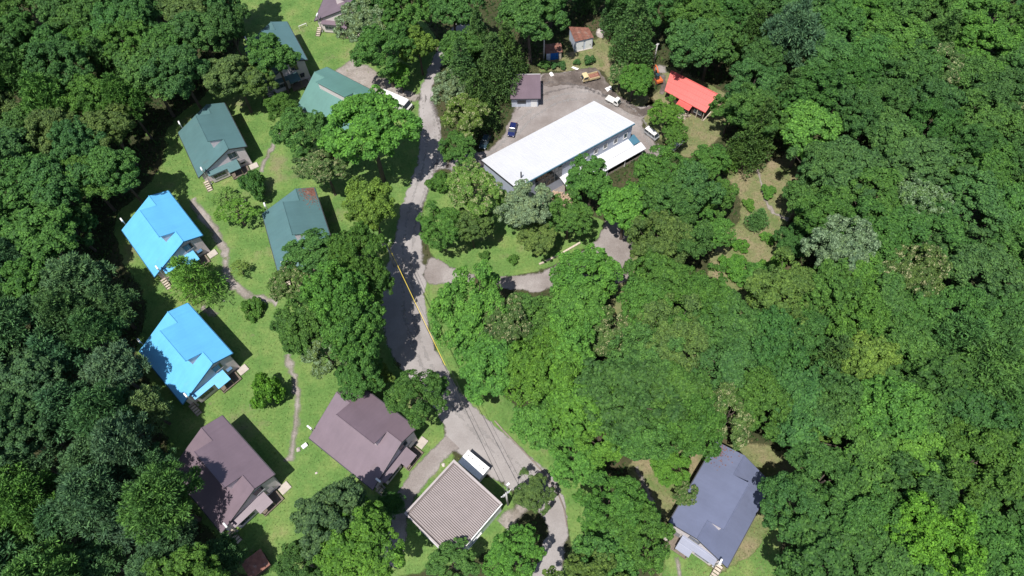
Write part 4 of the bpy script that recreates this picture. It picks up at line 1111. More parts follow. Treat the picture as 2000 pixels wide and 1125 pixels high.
# heap of split wood by the hall
def heap(name, P, rx, ry, h, n, label, cat, mat, seed):
    rg = random.Random(seed)
    mb = MB()
    for k in range(n):
        a, r_ = rg.uniform(0, 6.28), math.sqrt(rg.random())
        x, y = math.cos(a) * r_ * rx, math.sin(a) * r_ * ry
        z = h * (1 - r_ * r_) * rg.random() + 0.08
        d = Vector((rg.uniform(-1, 1), rg.uniform(-1, 1), rg.uniform(-0.35, 0.35))).normalized() * rg.uniform(0.2, 0.42)
        p = Vector((x, y, z))
        mb.path([p - d, p + d], rg.uniform(0.07, 0.13), 4)
    o = mb.build(name, M[mat])
    o.location = (P.x, P.y, 0.03)
    tag(o, label, cat)
    return o
heap('wood_pile', gp(1083, 395), 3.2, 2.2, 1.1, 420, 'heap of pale split firewood at the foot of the glazed hall wall', 'wood pile', 'firewood', 4)
heap('wood_pile', gp(1330, 226), 1.6, 1.0, 0.7, 90, 'pale heap of offcuts before the porch of the red hut', 'wood pile', 'paletimber', 5)
for k, (x, y, m_, lb) in enumerate(((1336, 219, 'sack', 'white filled sack in front of the red hut porch'), (1086, 349, 'sack', 'white sack stacked against the glazed hall wall'), (1077, 352, 'tarp', 'blue sack leaning at the glazed hall wall'), (1331, 222, 'tarp', 'blue sack beside the white one at the red hut'))):
    rock('sack', gp(x, y), 0.55, m_, lb, 'sack', 'filled sacks', k + 7, 0.9)

# ------------------------------------------------------------------ trees
def unit(a):
    return a / np.maximum(np.linalg.norm(a, axis=1, keepdims=True), 1e-9)

def cards(P, N, T, a, b):
    """one four-cornered leaf per point: P centre, N facing, T long axis, a half length, b half width"""
    T = unit(T - N * np.sum(T * N, 1, keepdims=True))
    Sd = np.cross(N, T)
    a = a[:, None]; b = b[:, None]
    V = np.stack([P - T * a, P + Sd * b + T * a * 0.15, P + T * a, P - Sd * b + T * a * 0.15], 1).reshape(-1, 3)
    F = np.arange(len(V)).reshape(-1, 4)
    return V, F

def clump_leaves(rg, C, cr, n, out, leaf, spiky=0.0, up=0.4, rnd=0.5):
    k = len(C)
    idx = np.repeat(np.arange(k), n)
    d = unit(rg.normal(size=(len(idx), 3)) * 0.75 + out[idx] * 0.55 + np.array([0, 0, 0.4]))
    rad = cr[idx] * rg.uniform(0.55, 1.08, len(idx)) ** 0.6
    P = C[idx] + d * rad[:, None] * np.array([1, 1, 0.8])
    if spiky:
        T = unit(d + rg.normal(size=d.shape) * 0.35)
        N = unit(np.cross(T, rg.normal(size=d.shape)) + np.array([0, 0, 0.3]))
        a = leaf * rg.uniform(0.9, 1.6, len(idx)); b = a * spiky
    else:
        N = unit(d * 0.8 + np.array([0, 0, up]) + rg.normal(size=d.shape) * rnd)
        T = rg.normal(size=d.shape)
        a = leaf * rg.uniform(0.7, 1.3, len(idx)); b = a * rg.uniform(0.55, 0.85, len(idx))
    return cards(P, N, T, a, b)

def limb_mesh(name, C, zc, h0, rg, nl=7, r=0.055):
    mb = MB()
    top = Vector((rg.normal() * 0.04, rg.normal() * 0.04, zc + 0.2))
    mid = Vector((rg.normal() * 0.03, rg.normal() * 0.03, zc * 0.5))
    mb.path([(0, 0, -0.06), (0, 0, 0.06), mid, top], [r * 1.5, r * 1.1, r * 0.85, r * 0.35], 8)
    for k in rg.choice(len(C), min(nl, len(C)), replace=False):
        e = Vector(C[k])
        s = mid.lerp(top, rg.uniform(0.0, 0.7))
        m_ = s.lerp(e, 0.5) + Vector((0, 0, 0.05))
        mb.path([s, m_, e], [r * 0.45, r * 0.3, r * 0.1], 5)
    me = bpy.data.meshes.new(name)
    me.from_pydata(mb.v, [], mb.f)
    me.materials.append(M['bark'])
    return me

TREE = {}
def broad(key, seed, nb, nc, nl, leaf, flat=0.8, rough=0.3, zc=2.0, cmin=0.08, cmax=0.17, lob=(0.34, 0.52), fill=0.6):
    """a crown of nb boughs; every bough is a lobe carrying nc leaf clumps on its outer side, every clump nl leaves"""
    rg = np.random.default_rng(seed)
    i = np.arange(nb) + 0.5
    cz = 1 - i / nb * 1.30
    th = math.pi * (1 + 5 ** 0.5) * i + seed
    sn = np.sqrt(np.maximum(0, 1 - cz ** 2))
    D = unit(np.stack([np.cos(th) * sn, np.sin(th) * sn, cz], 1) + rg.normal(size=(nb, 3)) * 0.2)
    lr = rg.uniform(lob[0], lob[1], nb)
    rad = (1.0 - lr * 0.9) * np.clip(1 + rough * rg.normal(size=nb), 0.6, 1.25)
    B0 = D * rad[:, None]
    C, O = [], []
    for k in range(nb):
        m_ = int(nc * (lr[k] / np.mean(lob)) ** 2)
        d = unit(rg.normal(size=(m_, 3)) * 0.8 + D[k] * 0.6 + np.array([0, 0, 0.35]))
        C.append(B0[k] + d * lr[k] * rg.uniform(0.56, 1.07, (m_, 1))); O.append(unit(d + D[k] * 0.4))
    C, O = np.vstack(C), np.vstack(O)
    C = C * np.array([1, 1, flat])
    # clumps buried deep inside other boughs carry no leaves worth building
    cr = rg.uniform(cmin, cmax, len(C))
    V, F = clump_leaves(rg, C, cr, nl, O, leaf)
    V = V + np.array([0, 0, zc])
    me = np_mesh('crown', V, F)
    me.materials.append(M['leaf'])
    TREE[key] = (me, limb_mesh('trunk', B0 * np.array([1, 1, flat]) + np.array([0, 0, zc]), zc, 0, rg, 9), zc, zc + flat)

def conifer(key, seed, H_, leaf, layers=15, droop=0.12, per=13, nl=34, spiky=0.3, gap=0.0, pw=0.8):
    rg = np.random.default_rng(seed)
    C, O, cr = [], [], []
    for k in range(layers):
        t = (k + 0.5) / layers
        z = H_ * (0.16 + 0.84 * t)
        r = (1 - t) ** pw * (1 + rg.normal() * 0.06) + 0.03
        m_ = max(3, int(per * (1 - t) + 3))
        for j in range(m_):
            a = 2 * math.pi * (j + rg.uniform(-0.4, 0.4)) / m_ + k * 2.4
            rr = r * rg.uniform(0.78, 1.08)
            for q in (0.45, 0.85):
                if rg.random() < gap: continue
                C.append((math.cos(a) * rr * q, math.sin(a) * rr * q, z - droop * rr * q * 2 + rg.normal() * 0.04))
                O.append((math.cos(a), math.sin(a), 0.25)); cr.append(0.10 + 0.15 * (1 - t) * rg.uniform(0.7, 1.2))
    C.append((0, 0, H_ * 0.99)); O.append((0, 0, 1)); cr.append(0.1)
    C, O, cr = np.array(C), unit(np.array(O)), np.array(cr)
    V, F = clump_leaves(rg, C, cr, nl, O, leaf, spiky)
    me = np_mesh('crown', V, F)
    me.materials.append(M['needle'])
    tm = MB(); tm.path([(0, 0, -0.06), (0, 0, H_ * 0.5), (0, 0, H_ * 0.95)], [0.09, 0.055, 0.01], 8)
    for k in rg.choice(len(C), 14, replace=False):
        tm.path([(0, 0, C[k][2] - 0.02), tuple(C[k])], [0.02, 0.006], 5)
    tme = bpy.data.meshes.new('trunk'); tme.from_pydata(tm.v, [], tm.f); tme.materials.append(M['bark'])
    TREE[key] = (me, tme, H_ * 0.5, H_)

def pine(key, seed, nc, nl, leaf, flat=0.95, zc=1.7):
    rg = np.random.default_rng(seed)
    C, O = [], []
    for k in range(nc):
        d = unit(rg.normal(size=(1, 3)))[0]
        if d[2] < -0.3: d[2] *= -1
        z = d[2] * flat
        rr = 0.88 * rg.uniform(0.35, 1.05) * (1 - 0.35 * max(0, z))
        q = np.array([d[0] * rr, d[1] * rr, z * rg.uniform(0.5, 0.95)])
        C.append(q); O.append(d)
    C, O = np.array(C), np.array(O)
    cr = rg.uniform(0.11, 0.2, nc)
    V, F = clump_leaves(rg, C, cr, nl, unit(O + np.array([0, 0, 0.6])), leaf, 0.22)
    me = np_mesh('crown', V + np.array([0, 0, zc]), F)
    me.materials.append(M['needle'])
    TREE[key] = (me, limb_mesh('trunk', C + np.array([0, 0, zc]), zc, 0, rg, 12), zc, zc + flat)

broad('b0', 1, 13, 20, 90, 0.033)
broad('b1', 2, 10, 28, 90, 0.034, flat=0.72, rough=0.22, lob=(0.40, 0.58))
broad('b2', 3, 17, 17, 84, 0.031, flat=0.85, lob=(0.28, 0.44))
broad('b3', 4, 11, 26, 90, 0.034, flat=0.62, rough=0.2, lob=(0.38, 0.56))
broad('b4', 5, 20, 15, 84, 0.030, flat=0.72, rough=0.25, lob=(0.26, 0.40), cmin=0.075, cmax=0.15)
broad('b5', 6, 14, 20, 88, 0.032, flat=0.9, rough=0.3)
broad('b6', 17, 16, 18, 88, 0.031, flat=0.66, rough=0.28, lob=(0.30, 0.46))
broad('b7', 18, 12, 22, 88, 0.033, flat=0.78, rough=0.34, lob=(0.32, 0.54))
broad('z0', 7, 12, 9, 42, 0.034, flat=0.7, rough=0.4, lob=(0.3, 0.5), zc=1.6)      # thin crowns
broad('z1', 8, 9, 9, 36, 0.042, flat=0.6, rough=0.45, lob=(0.3, 0.5), zc=1.5)
broad('s0', 9, 8, 12, 40, 0.070, flat=0.75, rough=0.2, zc=0.62, cmin=0.16, cmax=0.26, lob=(0.4, 0.55))   # shrubs
broad('s1', 10, 7, 11, 40, 0.080, flat=0.6, rough=0.3, zc=0.5, cmin=0.18, cmax=0.28, lob=(0.4, 0.55))
conifer('c0', 11, 4.2, 0.05)
conifer('c1', 12, 3.6, 0.055, layers=13)
conifer('f0', 13, 2.6, 0.075, layers=11, droop=0.02, per=10, nl=26, spiky=0.16, pw=0.6)
pine('p0', 14, 190, 80, 0.05)
pine('p1', 15, 180, 85, 0.052, flat=1.15)
pine('p2', 16, 170, 85, 0.05, flat=0.95)

COL = dict(mid=(0.076, 0.188, 0.040), dark=(0.059, 0.155, 0.040), bright=(0.100, 0.244, 0.042), lime=(0.118, 0.285, 0.034), teal=(0.068, 0.168, 0.046), olive=(0.095, 0.172, 0.048), silver=(0.150, 0.235, 0.110), pale=(0.127, 0.219, 0.069), pine=(0.062, 0.148, 0.056), cedar=(0.058, 0.130, 0.034), bluepine=(0.078, 0.165, 0.078), yellow=(0.131, 0.235, 0.047), brown=(0.199, 0.160, 0.074))
CNAME = dict(mid='green', dark='dark green', bright='bright green', lime='lime green', teal='bluish green', olive='olive green', silver='silvery', pale='pale green', pine='dusky green',
             cedar='deep green', bluepine='grey green', yellow='yellow green', brown='brownish')
KNAME = dict(b='broadleaf tree', z='thin crowned tree', s='shrub', c='cedar', f='feathery conifer', p='pine')
rt = random.Random(77)
PLACED = []
def tree(kind, px, py, rpx, colr='mid', label=None, mat=None, hr=1.0, rot=None, group=None, lo=0.0):
    me, tm, zc, ztop = TREE[kind]
    # crown radius in metres at its own distance, then the spot on the ground whose crown shows at (px, py)
    P = gp(px, py, 6.0)
    for _ in range(3):
        r_ = rpx / ppm(P)
        zz = r_ * hr
        P = gp(px, py, zc * zz)
    sh = kind[0] == 's'
    nm = {'b': 'broadleaf_tree', 'z': 'broadleaf_tree', 's': 'shrub', 'c': 'cedar_tree', 'f': 'conifer_tree', 'p': 'pine_tree'}[kind[0]]
    o = empty(nm, (P.x, P.y, 0), rt.uniform(0, 6.28) if rot is None else rot)
    a_ = rt.uniform(0.88, 1.14); o.scale = (r_ * a_, r_ / a_ * rt.uniform(0.95, 1.06), zz)
    tag(o, label or '%s %s' % (CNAME[colr], KNAME[kind[0]]), 'shrub' if sh else 'tree', group or ('shrubs' if sh else 'trees'))
    j = lambda: rt.uniform(0.90, 1.12)
    c = bpy.data.objects.new('crown', me)
    b = COL[colr]; k = j()
    c.color = (b[0] * k * rt.uniform(0.92, 1.1), b[1] * k, b[2] * k * rt.uniform(0.85, 1.2), 1)
    col.objects.link(c); c.parent = o
    if mat:
        c.material_slots[0].link = 'OBJECT'
        c.material_slots[0].material = M[mat]
    t = bpy.data.objects.new('trunk', tm)
    col.objects.link(t); t.parent = o
    PLACED.append((px, py, rpx, P.x, P.y, r_, kind, colr, o))
    return o

# trees one can single out
T = tree
T('b1', 720, 258, 84, 'bright', 'huge bright green tree spreading over the lodge front and minibus', hr=0.9)
T('b2', 590, 262, 50, 'mid', 'green tree between the big bright tree and the upper cabins path')
T('b4', 632, 325, 46, 'olive', 'cream flowering tree below the huge bright tree', 'flower')
T('b3', 722, 400, 54, 'yellow', 'yellow green tree on the road bank beside the rusty patched green roof', hr=1.3)
T('b0', 535, 112, 46, 'mid', 'green tree hiding the front of the uppermost green roofed cabin')
T('b6', 455, 148, 50, 'olive', 'grey olive thin tree left of the uppermost green roofed cabin')
T('b4', 500, 160, 40, 'olive', 'olive tree below the crown that hides the uppermost green cabin')
T('b2', 548, 212, 28, 'mid', 'small green tree left of the lodge')
T('s0', 497, 365, 27, 'dark', 'round dark green tree casting a shadow between the two green cabins', hr=1.5)
T('z1', 462, 415, 42, 'bright', 'light thin tree on the lawn right of the upper blue roof', hr=0.7)
T('z1', 440, 385, 30, 'yellow', 'low thin bush left of the round dark tree', hr=0.5)
T('f0', 372, 540, 52, 'bright', 'feathery green conifer covering the porch of the upper blue cabin', hr=0.9)
T('z1', 467, 523, 22, 'yellow', 'small thin bush on the lawn inside the path bend', hr=0.7)
T('s1', 495, 602, 22, 'mid', 'low green bush where the curved path meets the trees')
T('s0', 523, 768, 32, 'lime', 'lime green round tree alone on the lawn beside the worn path', hr=1.6)
T('b4', 570, 555, 42, 'olive', 'cream flowering tree below the porch of the rusty patched green roof', 'flower')
T('b0', 622, 500, 52, 'mid', 'green tree over the lower edge of the rusty patched green roof')
T('b2', 700, 500, 52, 'mid', 'green tree by the road at the top end of the yellow cable', hr=1.45)
T('b5', 655, 580, 62, 'bright', 'bright green tree in the middle of the roadside grove', hr=1.45)
T('b3', 585, 640, 58, 'mid', 'green tree at the lawn side of the roadside grove')
T('b1', 690, 655, 60, 'mid', 'green tree at the road side of the roadside grove', hr=1.45)
T('b2', 716, 558, 42, 'mid', 'green tree between the bright grove tree and the yellow cable', hr=1.6)
T('b7', 692, 612, 44, 'mid', 'darker green tree tucked inside the roadside grove', hr=1.6)
T('b0', 708, 692, 40, 'mid', 'green tree over the shaded road bank at the lower grove', hr=1.6)
T('b4', 640, 690, 48, 'pale', 'pale green tree at the lower left of the roadside grove', 'whiteleaf')
T('b2', 705, 735, 42, 'mid', 'green tree over the top corner of the middle mauve roof')
T('b0', 745, 735, 24, 'yellow', 'small yellowish tree at the lower end of the roadside grove')
T('b2', 816, 778, 52, 'mid', 'dense green tree between the middle mauve roof and the road', hr=1.25)
T('b0', 640, 1010, 70, 'bluepine', 'grey green tree on the lawn below the middle mauve roof', hr=1.1)
T('b1', 695, 1065, 78, 'bright', 'bright green tree at the bottom edge left of the garage')
T('b5', 590, 1095, 45, 'teal', 'bluish green tree at the bottom edge left of the bright tree')
T('p0', 765, 985, 30, 'dark', 'dark shaded tree at the left corner of the garage', hr=0.8)
T('b4', 885, 1102, 44, 'mid', 'green tree at the bottom corner of the garage')
T('b2', 1005, 1088, 50, 'bright', 'bright green tree at the bottom edge beside the lower road')
T('b6', 1040, 962, 38, 'olive', 'thin olive tree spilling over the lower road beside the utility pole', hr=0.75)
T('b3', 1035, 30, 60, 'mid', 'broad green tree above the blue tarpaulin shelter')
T('b4', 705, 45, 50, 'silver', 'silvery leaved tree beside the cabin cut by the top edge', 'whiteleaf')
T('b2', 750, 95, 50, 'mid', 'green tree in the grove above the dirt patch')
T('b0', 815, 88, 38, 'yellow', 'yellow green tree in the grove beside the upper road')
T('b5', 800, 25, 50, 'mid', 'green tree at the top edge left of the upper road')
T('b2', 780, 148, 22, 'bright', 'small bright tree at the lower tip of the grove')
T('b3', 735, 20, 50, 'dark', 'dark green tree at the top edge behind the silvery one')
T('b3', 885, 15, 50, 'dark', 'dark green tree over the road at the top edge')
T('c0', 905, 150, 44, 'cedar', 'tall deep green cedar nearest the road beside the yard')
T('c1', 965, 130, 44, 'cedar', 'tall deep green cedar leaning over the dark roofed shed')
T('c0', 935, 85, 40, 'cedar', 'tall deep green cedar behind the other two by the yard')
T('c1', 990, 105, 40, 'cedar', 'tall deep green cedar above the dark roofed shed')
T('c1', 930, 195, 42, 'cedar', 'deep green cedar in the middle of the row between road and yard')
T('b7', 900, 95, 44, 'mid', 'green broadleaf tree at the upper road beside the cedars')
T('b4', 880, 170, 40, 'silver', 'pale silvery tree at the road edge under the cedars', 'whiteleaf')
T('b4', 905, 228, 44, 'yellow', 'cream flowering tree at the road edge above the dark car', 'flower')
T('b2', 893, 290, 32, 'mid', 'green tree at the road edge left of the white hall')
T('s0', 856, 358, 22, 'mid', 'round green bush at the road fork below the hall')
T('b4', 930, 375, 58, 'yellow', 'large cream flowering tree at the left corner of the hall', 'flower')
T('b2', 862, 442, 42, 'mid', 'green tree on the island lawn beside the road')
T('b0', 920, 440, 40, 'olive', 'olive green tree on the island lawn below the flowering one')
T('b4', 1030, 400, 54, 'silver', 'silvery pale tree in front of the glazed hall wall', 'whiteleaf')
T('b4', 1050, 462, 36, 'pale', 'pale green tree hanging over the island lawn')
T('b2', 1110, 420, 42, 'mid', 'green tree between the silvery tree and the side road')
T('b0', 1155, 355, 46, 'mid', 'green tree standing against the hall lean-to', hr=1.1)
T('b3', 1225, 405, 56, 'bright', 'green tree at the top of the turning place')
T('b5', 1290, 345, 58, 'mid', 'green tree below the open end of the hall lean-to')
T('s0', 946, 500, 11, 'mid', 'small dark round shrub on the island lawn, left of two')
T('s0', 1002, 508, 11, 'mid', 'small dark round shrub on the island lawn, right of two')
T('b2', 1302, 222, 30, 'bright', 'bright tree in front of the red hut')
T('b2', 1318, 262, 24, 'mid', 'green tree right of the silver van')
T('b5', 1238, 158, 34, 'bright', 'rounded bright tree between the yard and the excavator', hr=0.8)
T('b4', 1212, 145, 24, 'mid', 'green bushy tree with white blossom left of the rounded bright tree', 'flower')
for k, (x, y, w) in enumerate(((1064, 128, 11), (1082, 128, 8), (1097, 128, 9), (1127, 122, 7), (1151, 118, 11))):
    T('s0', x, y, w, 'teal', '%s dark green clipped shrub from the left in the row above the yard' % ('first', 'second', 'third', 'fourth', 'fifth')[k])
T('c1', 1482, 425, 22, 'teal', 'small bluish conifer alone in the dry clearing', hr=0.7)
for k, (x, y, w, lb) in enumerate(((1432, 522, 28, 'low bright bushes at the lower left of the dry clearing'), (1476, 545, 34, 'low bright bushes closing the lower end of the dry clearing'), (1512, 525, 26, 'low bright bush at the lower right of the dry clearing'),
                                   (1446, 480, 16, 'small bright bush in the middle of the dry clearing'), (1462, 400, 13, 'little bush left of the lone bluish conifer'), (1500, 465, 14, 'little bush below the lone bluish conifer'), (1500, 375, 15, 'small bush at the right rim of the dry clearing'), (1420, 315, 22, 'bright bush at the head of the dry clearing'))):
    T('s1' if k % 2 else 's0', x, y, w, 'bright', lb, hr=0.8)
T('b6', 1398, 385, 42, 'mid', 'green tree at the left rim of the dry clearing')
T('b2', 1385, 455, 40, 'bright', 'bright green tree at the lower left rim of the dry clearing')
T('b0', 1388, 318, 34, 'mid', 'green tree between the red hut lawn and the dry clearing')
T('b7', 1568, 385, 40, 'mid', 'green tree at the right rim of the dry clearing')
T('b4', 1550, 470, 36, 'dark', 'dark green tree at the lower right rim of the dry clearing')
T('b2', 920, 605, 72, 'bright', 'bright green tree at the corner of the road and the side road')
T('b5', 1150, 540, 62, 'bright', 'bright green tree overhanging the side road bend')
T('b0', 1040, 620, 58, 'mid', 'green tree below the side road, left of the bend tree')
T('b1', 960, 710, 66, 'bright', 'bright green tree beside the road opposite the yellow cable end')
T('b2', 1060, 720, 70, 'bright', 'bright green tree in the middle of the central wood')
T('b4', 1185, 650, 56, 'olive', 'cream flowering tree in the central wood', 'flower')
T('b3', 1052, 828, 54, 'bright', 'bright green tree at the grass verge of the lower road')
T('b2', 1122, 902, 44, 'bright', 'bright green tree at the outer side of the kerbed road bend')
T('b4', 1175, 862, 52, 'bright', 'yellowish bright tree right of the lower road verge')
T('b3', 1220, 770, 92, 'dark', 'wide dark green flat crowned tree in the central wood')
T('b3', 1320, 775, 74, 'mid', 'wide green flat crown above the slate roof clearing')
T('b4', 1425, 812, 58, 'olive', 'cream flowering tree just above the slate blue roof', 'flower', hr=1.2)
T('b4', 1312, 915, 40, 'bright', 'bright green tree left of the slate blue roof', hr=0.8)
T('b4', 1340, 965, 25, 'olive', 'cream flowering bush at the left eave of the slate blue roof', 'flower', hr=1.35)
T('b2', 1192, 985, 62, 'mid', 'green tree right of the kerb on the lower road')
T('b0', 1185, 1085, 66, 'mid', 'green tree at the bottom edge right of the lower road')
T('b2', 1245, 1055, 62, 'mid', 'green tree at the bottom edge left of the slate roof lawn')
T('b5', 1550, 1000, 62, 'teal', 'bluish green tree overhanging the right eave of the slate blue roof', hr=1.1)
T('b2', 1820, 1050, 74, 'lime', 'brightest lime green tree of the right hand forest', hr=1.35)
T('b3', 1690, 700, 60, 'yellow', 'yellow green crown in the middle of the right hand forest', hr=1.3)
T('b1', 1730, 800, 72, 'bright', 'bright green star shaped crown in the right hand forest', hr=1.3)
T('b4', 1640, 480, 62, 'silver', 'pale silvery crown right of the dry clearing', 'whiteleaf', hr=1.3)
T('b4', 1800, 400, 52, 'pale', 'crown with white tipped leaves in the right hand forest', 'whiteleaf', hr=1.3)
T('p1', 1545, 80, 66, 'bluepine', 'large grey green pine crown above the right hand forest', hr=1.2)
T('c0', 1475, 265, 46, 'cedar', 'tall deep green cedar left of the dry clearing head')
T('c1', 1530, 200, 46, 'cedar', 'tall deep green cedar behind the dry clearing')
T('c0', 1240, 60, 46, 'cedar', 'tall deep green cedar behind the rounded bright tree')
T('b3', 1395, 78, 52, 'teal', 'bluish green tree behind the red roof')
T('b2', 1430, 215, 34, 'mid', 'green tree at the right end of the red hut')
T('b4', 1595, 850, 26, 'yellow', 'small pale yellow crown in the gap of the right hand forest')
T('p1', 440, 1088, 46, 'pine', 'dusky pine at the bottom edge left of the rusty hut')
T('b1', 170, 352, 56, 'mid', 'green tree at the forest edge up left of the upper blue roof', hr=0.9)
T('b6', 140, 445, 50, 'dark', 'dark green tree set back left of the upper blue roof', hr=0.85)
for k, (x, y, r_, kd, cl) in enumerate(((150, 555, 70, 'p0', 'bluepine'), (215, 600, 56, 'p1', 'pine'), (60, 560, 62, 'b1', 'mid'), (110, 690, 70, 'p2', 'pine'), (225, 725, 62, 'p0', 'bluepine'),
                                       (290, 800, 52, 'p1', 'pale'), (130, 800, 70, 'p1', 'pine'), (60, 900, 66, 'p0', 'bluepine'), (180, 900, 66, 'p2', 'pine'), (290, 920, 56, 'p0', 'pine'),
                                       (130, 1010, 66, 'p1', 'pine'), (250, 1020, 60, 'p2', 'bluepine'), (340, 1050, 56, 'p1', 'pine'), (50, 1080, 60, 'b1', 'mid'), (190, 1100, 60, 'p0', 'pine'), (300, 1110, 56, 'p2', 'bluepine'))):
    T(kd, x, y, r_, cl, None)
    PLACED[-1][8]['_auto'] = 1

# ------------------------------------------------------------------ the closed forest round the clearing
CLEAR = [
    [(505, -40), (490, 60), (400, 150), (335, 230), (330, 340), (235, 420), (228, 480), (285, 560), (265, 690), (330, 790), (330, 900), (395, 1010), (430, 1050), (480, 1200),
     (1050, 1200), (1115, 1050), (1110, 950), (1050, 880), (940, 780), (880, 720), (840, 600), (840, 556), (1000, 575), (1120, 560), (1230, 560), (1245, 470), (1180, 420), (1200, 350),
     (1300, 285), (1390, 270), (1420, 180), (1300, 110), (1210, 100), (1190, 60), (1100, 45), (1010, 120), (960, 20), (960, -40)],
    [(1425, 300), (1470, 330), (1530, 325), (1535, 400), (1505, 430), (1512, 480), (1415, 490), (1450, 430), (1440, 370)],
    [(1255, 895), (1330, 885), (1380, 875), (1500, 885), (1525, 950), (1495, 1040), (1505, 1200), (1300, 1200), (1312, 1040), (1250, 930)],
]
def dist_poly(p, poly):
    if inside(p, poly): return -1.0
    best = 1e9
    for i in range(len(poly)):
        a, b = Vector(poly[i - 1]), Vector(poly[i]); q = Vector(p)
        t = max(0, min(1, (q - a).dot(b - a) / max(1e-9, (b - a).length_squared)))
        best = min(best, (a + (b - a) * t - q).length)
    return best
rf = random.Random(5)
zone_kinds = {
    'left': ([('b0', 3), ('b1', 2), ('b3', 3), ('b5', 2), ('b6', 3), ('b7', 3), ('p1', 1), ('c1', 1)], [('mid', 5), ('dark', 3), ('teal', 2), ('olive', 1)]),
    'leftlow': ([('p0', 3), ('p1', 3), ('p2', 3), ('b1', 2)], [('pine', 4), ('bluepine', 3), ('mid', 1)]),
    'top': ([('b3', 3), ('c0', 3), ('b1', 2), ('b5', 2), ('c1', 2)], [('dark', 4), ('mid', 3), ('teal', 2), ('cedar', 3)]),
    'right': ([('b0', 2), ('b2', 2), ('b3', 4), ('b4', 4), ('b1', 1), ('b6', 4), ('b7', 2), ('c1', 0.6), ('p1', 0.5)], [('teal', 5), ('dark', 4), ('mid', 5), ('olive', 1), ('bright', 0.7)]),
    'center': ([('b0', 2), ('b2', 3), ('b4', 3), ('b3', 2)], [('mid', 4), ('bright', 3), ('teal', 1.5), ('olive', 1)]),
}
def pick(opts):
    s = sum(w for _, w in opts); r_ = rf.uniform(0, s)
    for k, w in opts:
        r_ -= w
        if r_ <= 0: return k
    return opts[-1][0]
def zone(px, py):
    if px < 480: return 'leftlow' if (px < 330 and py > 500) else 'left'
    if py < 150 and px < 1480: return 'top'
    if px < 1300: return 'center'
    return 'right'
cand = []
for n in range(9000):
    px, py = rf.uniform(-30, 2030), rf.uniform(-40, 1150)
    cand.append((px, py))
nfill = 0
for (px, py) in cand:
    P = gp(px, py, 9.0)
    s = ppm(P)
    rpx = rf.uniform(4.2, 7.0) * s
    zn = zone(px, py)
    if dist_poly((px, py), CLEAR[1]) < rpx * 0.72: continue
    if math.hypot(px - 215, py - 425) < 80 or math.hypot(px - 330, py - 215) < 45 or math.hypot(px - 272, py - 290) < 62: continue
    if 1230 < px < 1570 and py > 840 and any(dist_poly((px, py), q) < rpx * 0.66 for q in CLEAR): continue
    if any(dist_poly((px, py), q) < rpx * (0.68 if zn[:4] == 'left' else (0.85 if py < 330 else (0.9 if (px < 1250 and py > 760) else 0.5))) for q in CLEAR): continue
    ok = True
    for q in PLACED:
        if math.hypot(px - q[0], py - q[1]) < 0.48 * (rpx + q[2]): ok = False; break
    if not ok: continue
    kd_, cl_2 = zone_kinds[zone(px, py)]
    kd, cl = pick(kd_), pick(cl_2)
    if kd[0] == 'c': rpx *= 0.72; cl = 'cedar'
    m_ = None
    if kd == 'b4' and rf.random() < 0.15: m_ = 'flower'; cl = 'olive'
    tree(kd, px, py, rpx, cl, None, m_, hr=max(0.75, min(1.3, (10.8 + rf.uniform(-0.9, 0.9)) / (TREE[kd][2] * rpx / s))) if kd[0] != 'c' else rf.uniform(0.9, 1.1))
    PLACED[-1][8]['_auto'] = 1
    nfill += 1
nund = 0
print('TREES', len(PLACED), nfill, nund)

# labels for the forest trees: their look, and their place against the nearest landmark
LAND = [('the upper blue roof', 318, 450), ('the lower blue roof', 365, 690), ('the left mauve roof', 445, 910), ('the middle mauve roof', 715, 850), ('the ribbed garage', 885, 985), ('the forest edge green roof', 415, 275),
        ('the rusty patched green roof', 580, 440), ('the uppermost green roof', 545, 90), ('the lodge', 650, 180), ('the white hall', 1100, 280), ('the red hut', 1350, 180), ('the slate blue roof', 1400, 1000),
        ('the rusty shed', 1135, 75), ('the dry clearing', 1480, 420), ('the grey green pine crown', 1545, 80), ('the silvery crown', 1640, 480), ('the lime tree', 1820, 1050), ('the star shaped crown', 1730, 790)]
NUM = {1: 'one', 2: 'two', 3: 'three', 4: 'four', 5: 'five', 6: 'six', 7: 'seven', 8: 'eight', 9: 'nine'}
seen = {}
for (px, py, rpx, x, y, r_, kind, colr, o) in PLACED:
    if '_auto' not in o: continue
    del o['_auto']
    nm, lx, ly = min(LAND, key=lambda l: math.hypot(l[1] - px, l[2] - py))
    dx, dy = px - lx, py - ly
    a = math.degrees(math.atan2(-dy, dx)) % 360
    dr = ('right of', 'up right of', 'above', 'up left of', 'left of', 'down left of', 'below', 'down right of')[int((a + 22.5) // 45) % 8]
    dd = max(1, round(math.hypot(dx, dy) / 65))
    sz = 'tall ' if r_ > 5.3 else ('small ' if r_ < 3.4 else '')
    look = '%s%s %s' % (sz, CNAME[colr], {'b': 'leafy tree', 's': 'bush', 'c': 'cedar', 'p': 'pine', 'f': 'conifer', 'z': 'thin tree'}[kind[0]])
    if o.children[0].material_slots[0].link == 'OBJECT': look = '%scream flowering tree' % sz
    o['label'] = '%s %s crown%s %s %s' % (look, NUM.get(dd, 'ten'), '' if dd == 1 else 's', dr, nm)
    g_ = 'forest trees round the clearing'
    o['group'] = g_
    seen.setdefault(o['label'], []).append((px, py, o))
